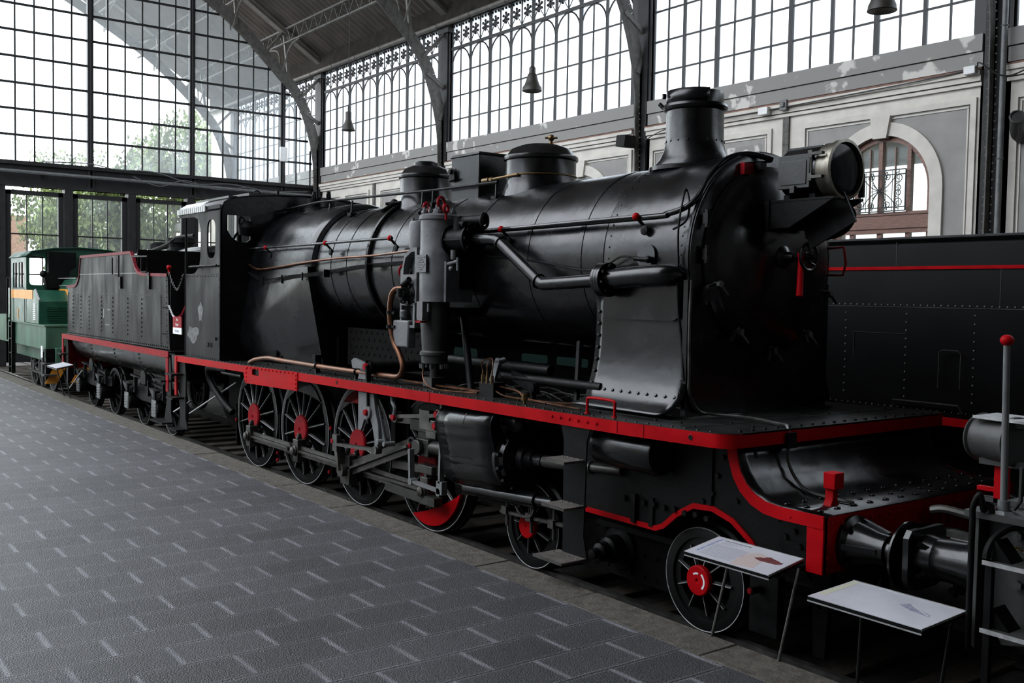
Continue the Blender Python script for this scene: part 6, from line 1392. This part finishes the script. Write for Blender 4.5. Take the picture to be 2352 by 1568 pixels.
B('grab_rail', MB().tube([(-5.78, BY-.05, 1.85), (-5.78, BY-.05, 2.22), (-5.75, BY-.05, 2.25), (-5.57, BY-.05, 2.25), (-5.54, BY-.05, 2.22), (-5.54, BY-.05, 1.85)], .008, 6).tube([(-6.3, BY-.05, 1.6), (-6.3, BY-.05, 1.68), (-5.55, BY-.05, 1.68), (-5.5, BY-.05, 1.60)], .010, 6), STEELD)
B('hatch_outline', MB().box(-6.85, -6.2, BY-.006, BY, 2.40, 2.405).box(-6.85, -6.845, BY-.006, BY, 2.1, 2.4), GREYD, par=tkx)
B('valance', MB().box(-8.8, 1.5, BY-.03, BY, 1.46, 1.545), RED, 'red lower edge')
B('underframe', MB().box(-8.6, 1.3, BY+.3, 5.4, .3, 1.5), SOOT)
b2 = MB().box(-21, -8.9, 3.0, 5.4, 1.6, 2.6); 
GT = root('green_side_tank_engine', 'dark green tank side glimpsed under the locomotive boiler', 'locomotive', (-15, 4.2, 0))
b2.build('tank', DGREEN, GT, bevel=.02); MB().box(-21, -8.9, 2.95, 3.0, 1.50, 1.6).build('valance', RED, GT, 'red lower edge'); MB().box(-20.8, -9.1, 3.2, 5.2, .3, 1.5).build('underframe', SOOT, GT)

# small engine on the far track seen above the tender
SE = root('distant_steam_engine', 'small dark steam engine with squat chimney seen above the tender', 'locomotive', (-33, 4.2, 0))
MB().lathe((0, 4.2, 3.35), (1, 0, 0), [(0, -38), (.78, -38), (.78, -30.6), (.74, -30.5), (0, -30.4)], 40).build('boiler', BLK, SE)
MB().lathe((-33.9, 4.2, 0), (0, 0, 1), [(.55, 4.0), (.40, 4.15), (.42, 4.28), (.52, 4.30), (.52, 4.46), (.4, 4.46), (0, 4.3)], 28).build('chimney', BLKD, SE)
MB().lathe((-36.3, 4.2, 0), (0, 0, 1), [(.4, 4.0), (.35, 4.1), (.34, 4.3), (.2, 4.4), (0, 4.42)], 24).build('dome', BLKD, SE)
MB().tube(spline([(-37, 3.7, 3.95), (-34.8, 3.6, 4.1), (-33.4, 3.6, 4.25), (-32.6, 3.6, 4.42), (-31, 3.6, 4.42)], 5), .05, 8).build('hand_rail', BLKD, SE)
MB().box(-30.4, -27, 3.1, 5.3, 3.2, 3.7).build('green_tank', GREEN, SE, 'green tank'); MB().box(-38, -27, 2.9, 5.5, .5, 2.6).build('frame', SOOT, SE)
# ------------------------------------------------------------------ grey vehicle at the right edge
RV = root('grey_rail_vehicle', 'dark grey vehicle end with round lamp, red-knobbed lever and steps, facing the buffer beam', 'rail vehicle', (-1.5, 0, 0))
def Rv(n, mb, m, lab=None, par=None, **k): return mb.build(n, m, par or RV, lab, **k)
Rv('end_beam', MB().box(-3.20, -3.14, -1.27, 1.27, .62, 1.45), GREYD, bevel=.004)
dk = MB().box(-3.22, 1.2, -1.30, 1.30, 1.45, 1.49)
for k in range(5):
    for j in range(4): dk.rivet((-2.95+.12*k, -1.1+.12*j, 1.49), (0, 0, 1), .02)
Rv('platform_deck', dk, GREYD)
Rv('side_plate', MB().prism([(-3.12, 1.45), (1.2, 1.45), (1.2, .75), (-2.7, .75), (-3.02, .68), (-3.12, .85)], XZ, -1.18, -1.16), GREYD)
Rv('side_bracket', MB().bolt((-2.93, -1.2, 1.37), (0, -1, 0), .03, .03).box(-2.98, -2.80, -1.19, -1.17, 1.30, 1.44), GREYD)
Rv('side_bolt', MB().bolt((-2.93, -1.18, 1.07), (0, -1, 0), .03, .03), GREYD)
Rv('end_rail', MB().tube(spline([(-3.10, -1.30, 1.50), (-3.10, -1.33, 1.57), (-3.11, -1.34, 1.60), (-3.14, -1.35, 1.52), (-3.14, -1.35, 1.40), (-3.14, -1.35, .75), (-3.13, -1.34, .66), (-3.08, -1.3, .63)], 6), .019, 10).lathe((-3.08, -1.27, 1.49), (0, 0, 1), [(.045, 0), (.03, .02), (.025, .05)], 10), BLKD)
stp = MB().tube(spline([(-2.86, -1.2, 1.43), (-2.93, -1.3, 1.43), (-2.97, -1.40, 1.38), (-2.98, -1.46, 1.32), (-2.98, -1.48, 1.26)], 6), .022, 8)
stp.box(-2.99, -2.95, -1.47, -1.43, .3, 1.25).box(-2.45, -2.40, -1.47, -1.43, .3, 1.25)
Rv('step_hanger', stp, BLKD)
for z in (1.25, .85):
    t = MB().box(-2.99, -2.2, -1.50, -1.22, z-.015, z); Rv('step_tread', t, GREYD); Rv('tread_edge', MB().box(-2.99, -2.2, -1.506, -1.50, z-.02, z+.006), EDGE, 'bright worn tread edge')
lv = Rv('control_lever', MB().cyl((-3.02, -1.22, 1.49), (-3.03, -1.24, 2.50), .021, .019, 12).cyl((-3.02, -1.22, 1.49), (-3.02, -1.22, 1.57), .035).lathe((-3.02, -1.22, 1.49), (0, 0, 1), [(.07, 0), (.05, .02)], 6), GREY)
Rv('lever_knob', MB().ball((-3.03, -1.24, 2.53), .04, 16, sq=(1, 1, .85)), RED, 'red ball knob', par=lv)
lp = MB().lathe((-3.33, -.95, 1.90), (1, -.25, 0), [(0, 0), (.145, 0), (.155, .02), (.14, .03), (.14, .25), (.155, .26), (.155, .29), (0, .29)], 28).box(-3.28, -3.0, -1.06, -.84, 1.99, 2.03).box(-3.28, -3.0, -1.04, -.9, 1.74, 1.78)
lmp = Rv('headlamp', lp, GREYD)
Rv('lamp_cap', MB().prism([(-3.30, -1.1), (-2.93, -1.16), (-2.93, -.84), (-3.30, -.80)], XY, 2.03, 2.045), EDGE, 'pale lamp cap', par=lmp)
Rv('lamp_post', MB().box(-3.2, -3.14, -1.0, -.92, 1.5, 1.76), RED, 'red lamp bracket', par=lmp)
Rv('lamp_bracket', MB().tube([(-2.98, -1.1, 1.76), (-2.98, -1.1, 1.56), (-3.02, -1.1, 1.5)], .014, 6).box(-3.32, -3.0, -1.0, -.95, 1.5, 1.53), GREYD)
Rv('red_angle', MB().box(-3.33, -3.15, -.96, -.92, 1.56, 1.585), RED)
Rv('cab_gusset', MB().prism([(-2.95, 1.49), (-2.3, 1.49), (-2.3, 2.2), (-2.75, 2.1), (-2.85, 1.75)], XZ, -.95, -.93), GREYD)
Rv('teal_pipe', MB().tube([(-2.72, -1.05, 1.55), (-2.72, -1.05, 1.92), (-2.76, -1.05, 1.95), (-2.9, -1.0, 1.95)], .015, 8), TEAL, 'teal pipe')
Rv('hose_coil', MB().tube([(-2.65+.05*cos(t), -1.05+.05*sin(t), 1.6+.02*t) for t in [.5*i for i in range(30)]], .012, 6), WHITE, 'pale hose coil')
ck = MB(); chain(ck, [(-3.02, -1.21, 1.32), (-2.9, -1.22, 1.29), (-2.75, -1.22, 1.27)], .008, .003); Rv('brass_chain', ck, BRASS)
Rv('red_marker', MB().prism([(-2.79, 1.30), (-2.6, 1.30), (-2.6, 1.08), (-2.70, 1.08)], XZ, -1.24, -1.22), RED, 'red marker plate')
for z in (1.25, .85): Rv('corner_gusset', MB().prism([(-2.97, z), (-2.85, z), (-2.95, z+.12)], XZ, -1.44, -1.3), BLKD)
rb2 = MB().lathe((-3.20, -.93, 1.05), (-1, 0, 0), [(0, 0), (.16, 0), (.155, .17), (.145, .175), (.14, .37), (.12, .41), (0, .41)], 32).box(-3.28, -3.20, -1.12, -.76, .86, 1.24)
rbx = Rv('buffer', rb2, BLK)
hd = [(-.23, -.13), (-.2, -.19), (-.12, -.22), (.12, -.22), (.2, -.19), (.23, -.13), (.23, .14), (.19, .19), (-.19, .19), (-.23, .14)]
bh = MB().prism(hd, lambda u, v, d: (-3.27-d, -.93+u, 1.05+v), .40, .44)
bh.lathe((-3.71, -.93, 1.05), (-1, 0, 0), [(.21, 0), (.18, .02), (.1, .03), (0, .035)], 28)
for a in (40, 140, 220, 320): bh.beam((-3.6, -.93+.1*cos(math.radians(a)), 1.05+.1*sin(math.radians(a))), (-3.665, -.93+.19*cos(math.radians(a)), 1.05+.17*sin(math.radians(a))), .05, .03)
bh.cyl((-3.55, -.93, 1.05), (-3.68, -.93, 1.05), .13, .15, 24)
Rv('buffer_head', bh, BLK, par=rbx)
buffer(RV, -3.20, .97, 1.05, -1)
Rv('coupling_gear', MB().tube(spline([(-3.3, -.3, 1.2), (-3.6, -.35, 1.24), (-3.85, -.4, 1.27), (-3.95, -.42, 1.25)], 5), .03, 8).box(-3.8, -3.3, -.5, -.4, 1.1, 1.14).box(-3.42, -3.30, -.7, -.6, 1.12, 1.17).cyl((-3.3, -.2, 1.0), (-3.9, -.2, 1.02), .04), STEELD)
Rv('hoses', MB().tube(spline([(-3.3, -.6, .9), (-3.5, -.62, .7), (-3.48, -.6, .5)], 5), .035, 8).tube(spline([(-3.3, -.4, .9), (-3.45, -.42, .7), (-3.42, -.4, .45)], 5), .035, 8).box(-3.3, -3.28, -.75, -.65, .68, .75), BLKD)
Rv('underframe', MB().box(-3.0, 1.2, -.8, .8, .35, 1.4), SOOT)
rw = wheel_mesh(.46, 9, .11, tire=.07, sp=.02).build('vehicle_wheel', BLKD, RV, origin=(0, 0, 0)); rw.location = Vector((-1.6, -.97, .46))-ORG[RV]

# ------------------------------------------------------------------ information panels
def panel(name, label, x0, w, yn, yf, zn, zl, feet, kind):
    r = root(name, label, 'information panel', ((x0+w/2), (yn+yf)/2, .25), 'information panels along the platform edge')
    xa, xb = x0, x0+w
    tilt = math.atan2(zl-zn, yf-yn)
    bd = MB(); F = lambda u, v, d: (u, yn+(yf-yn)*v-sin(tilt)*d, zn+(zl-zn)*v+cos(tilt)*d)
    bd.prism([(xa, 0), (xb, 0), (xb, 1), (xa, 1)], F, -.03, -.004); bd.build('board', BLKD, r)
    MB().prism([(xa, 0.005), (xb, 0.005), (xb, 1), (xa, 1)], F, -.004, 0).build('printed_sheet', PAPER, r)
    MB().prism([(xa, .985), (xb, .985), (xb, 1.005), (xa, 1.005)], F, -.02, .004).prism([(xb-.004, 0), (xb+.002, 0), (xb+.002, 1), (xb-.004, 1)], F, -.01, .004).prism([(xa, -.01), (xb, -.01), (xb, .004), (xa, .004)], F, -.034, -.026).build('frame_edge', EDGE, r, 'bright edge')
    lg = []
    for (fx, fy, tx) in feet:
        q = .7 if kind < 3 else .45; ty = yn+(yf-yn)*q; MB().cyl((fx, fy, .25), (tx, ty, zn+(zl-zn)*q-.02), .012, n=8).build('leg', BLKD if kind == 2 else STEELD, r)
    L = ORG[r]
    def tm(u, v): 
        p = Vector(F(u, v, .0005))-L
        return Matrix.Translation(p)@Matrix.Rotation(tilt, 4, 'X')
    def pr(us, vs, m, nm, lab=None):
        MB().prism([(us[0], vs[0]), (us[1], vs[0]), (us[1], vs[1]), (us[0], vs[1])], F, 0, .0006).build(nm, m, r, lab)
    d = yf-yn
    if kind == 1:
        text('TRACCI\u00d3N VAPOR', .034, BLUE, r, 'panel_title', tm(xa+.055, .93)@Matrix.Rotation(-PI/2, 4, 'Z'), .0004, 'LEFT')
        text('Locomotora de vapor 240-4001', .020, BAR, r, 'panel_heading', tm(xa+.10, .88), .0004, 'LEFT')
        tx = MB(); random.seed(4)
        for i in range(3): tx.prism([(xa+.12, .82-.045*i), (xa+.12+.17-.03*i, .82-.045*i), (xa+.12+.17-.03*i, .835-.045*i), (xa+.12, .835-.045*i)], F, 0, .0006)
        for i in range(17):
            v = .66-.034*i; u = xa+.10
            while u < xa+.40:
                l = random.uniform(.008, .03); tx.prism([(u, v), (u+l, v), (u+l, v+.016), (u, v+.016)], F, 0, .0006); u += l+.006
        tx.build('panel_text', TEXT, r)
        MB().prism([(xa+.43, .02)]+[(xa+.50+.10*cos(t), .42+.34*sin(t)) for t in [PI-PI*.8*i/12 for i in range(13)]]+[(xa+.62, .10)], F, 0, .0005).build('panel_tint', PINKF, r, 'pale pink tint')
        lo = MB(); sh = [(.50, .52), (.53, .60), (.56, .60), (.57, .68), (.60, .70), (.64, .66), (.68, .64), (.71, .60), (.735, .60), (.735, .53), (.70, .47), (.56, .46)]
        lo.prism([(xa+a, b) for a, b in sh], F, .0005, .0012); lo.build('panel_picture', INK, r, 'small dark red engine picture')
    elif kind == 2:
        tx = MB(); random.seed(8)
        for i in range(15):
            v = .82-.04*i; u = xa+.12
            while u < xa+.40-.004*i:
                l = random.uniform(.01, .035); tx.prism([(u, v), (u+l, v), (u+l, v+.014), (u, v+.014)], F, 0, .0006); u += l+.006
        tx.build('panel_text', mat('faded_print', (.46, .47, .52), .4), r, 'faded grey print')
        MB().prism([(xa+.46, .60), (xa+.50, .72), (xa+.54, .66), (xa+.70, .52), (xa+.71, .44), (xa+.56, .50)], F, 0, .0006).build('panel_picture', mat('grey_blue_print', (.30, .30, .38), .4, var=.3, vscale=40), r, 'faded grey picture')
        MB().prism([(xa+.53, .69), (xa+.70, .47), (xa+.70, .46), (xa+.53, .675)], F, .0006, .001).build('scratch', WHITE, r, 'white scratch')
        pr((xa+.01, xa+.06), (.2, .97), mat('pale_yellow_print', (.52, .52, .40), .4), 'panel_tint', 'pale yellow margin')
panel('information_panel', 'tilted information panel with blue title and engine picture, in front of the leading wheel', -5.19, .79, -1.66, -1.28, .855, .915, ((-4.97, -1.575, -4.96), (-4.36, -1.575, -4.35)), 1)
panel('information_panel', 'tilted information panel with faded print and a white scratch, in front of the buffers', -3.965, .795, -1.81, -1.315, .85, .872, ((-3.74, -1.575, -3.79), (-3.20, -1.575, -3.18)), 2)
panel('information_panel', 'small white tilted panel by the tracks beside the green shunter', -24.8, .95, -1.95, -1.6, .95, 1.02, ((-24.6, -1.62, -24.6), (-24.0, -1.62, -24.0)), 3)
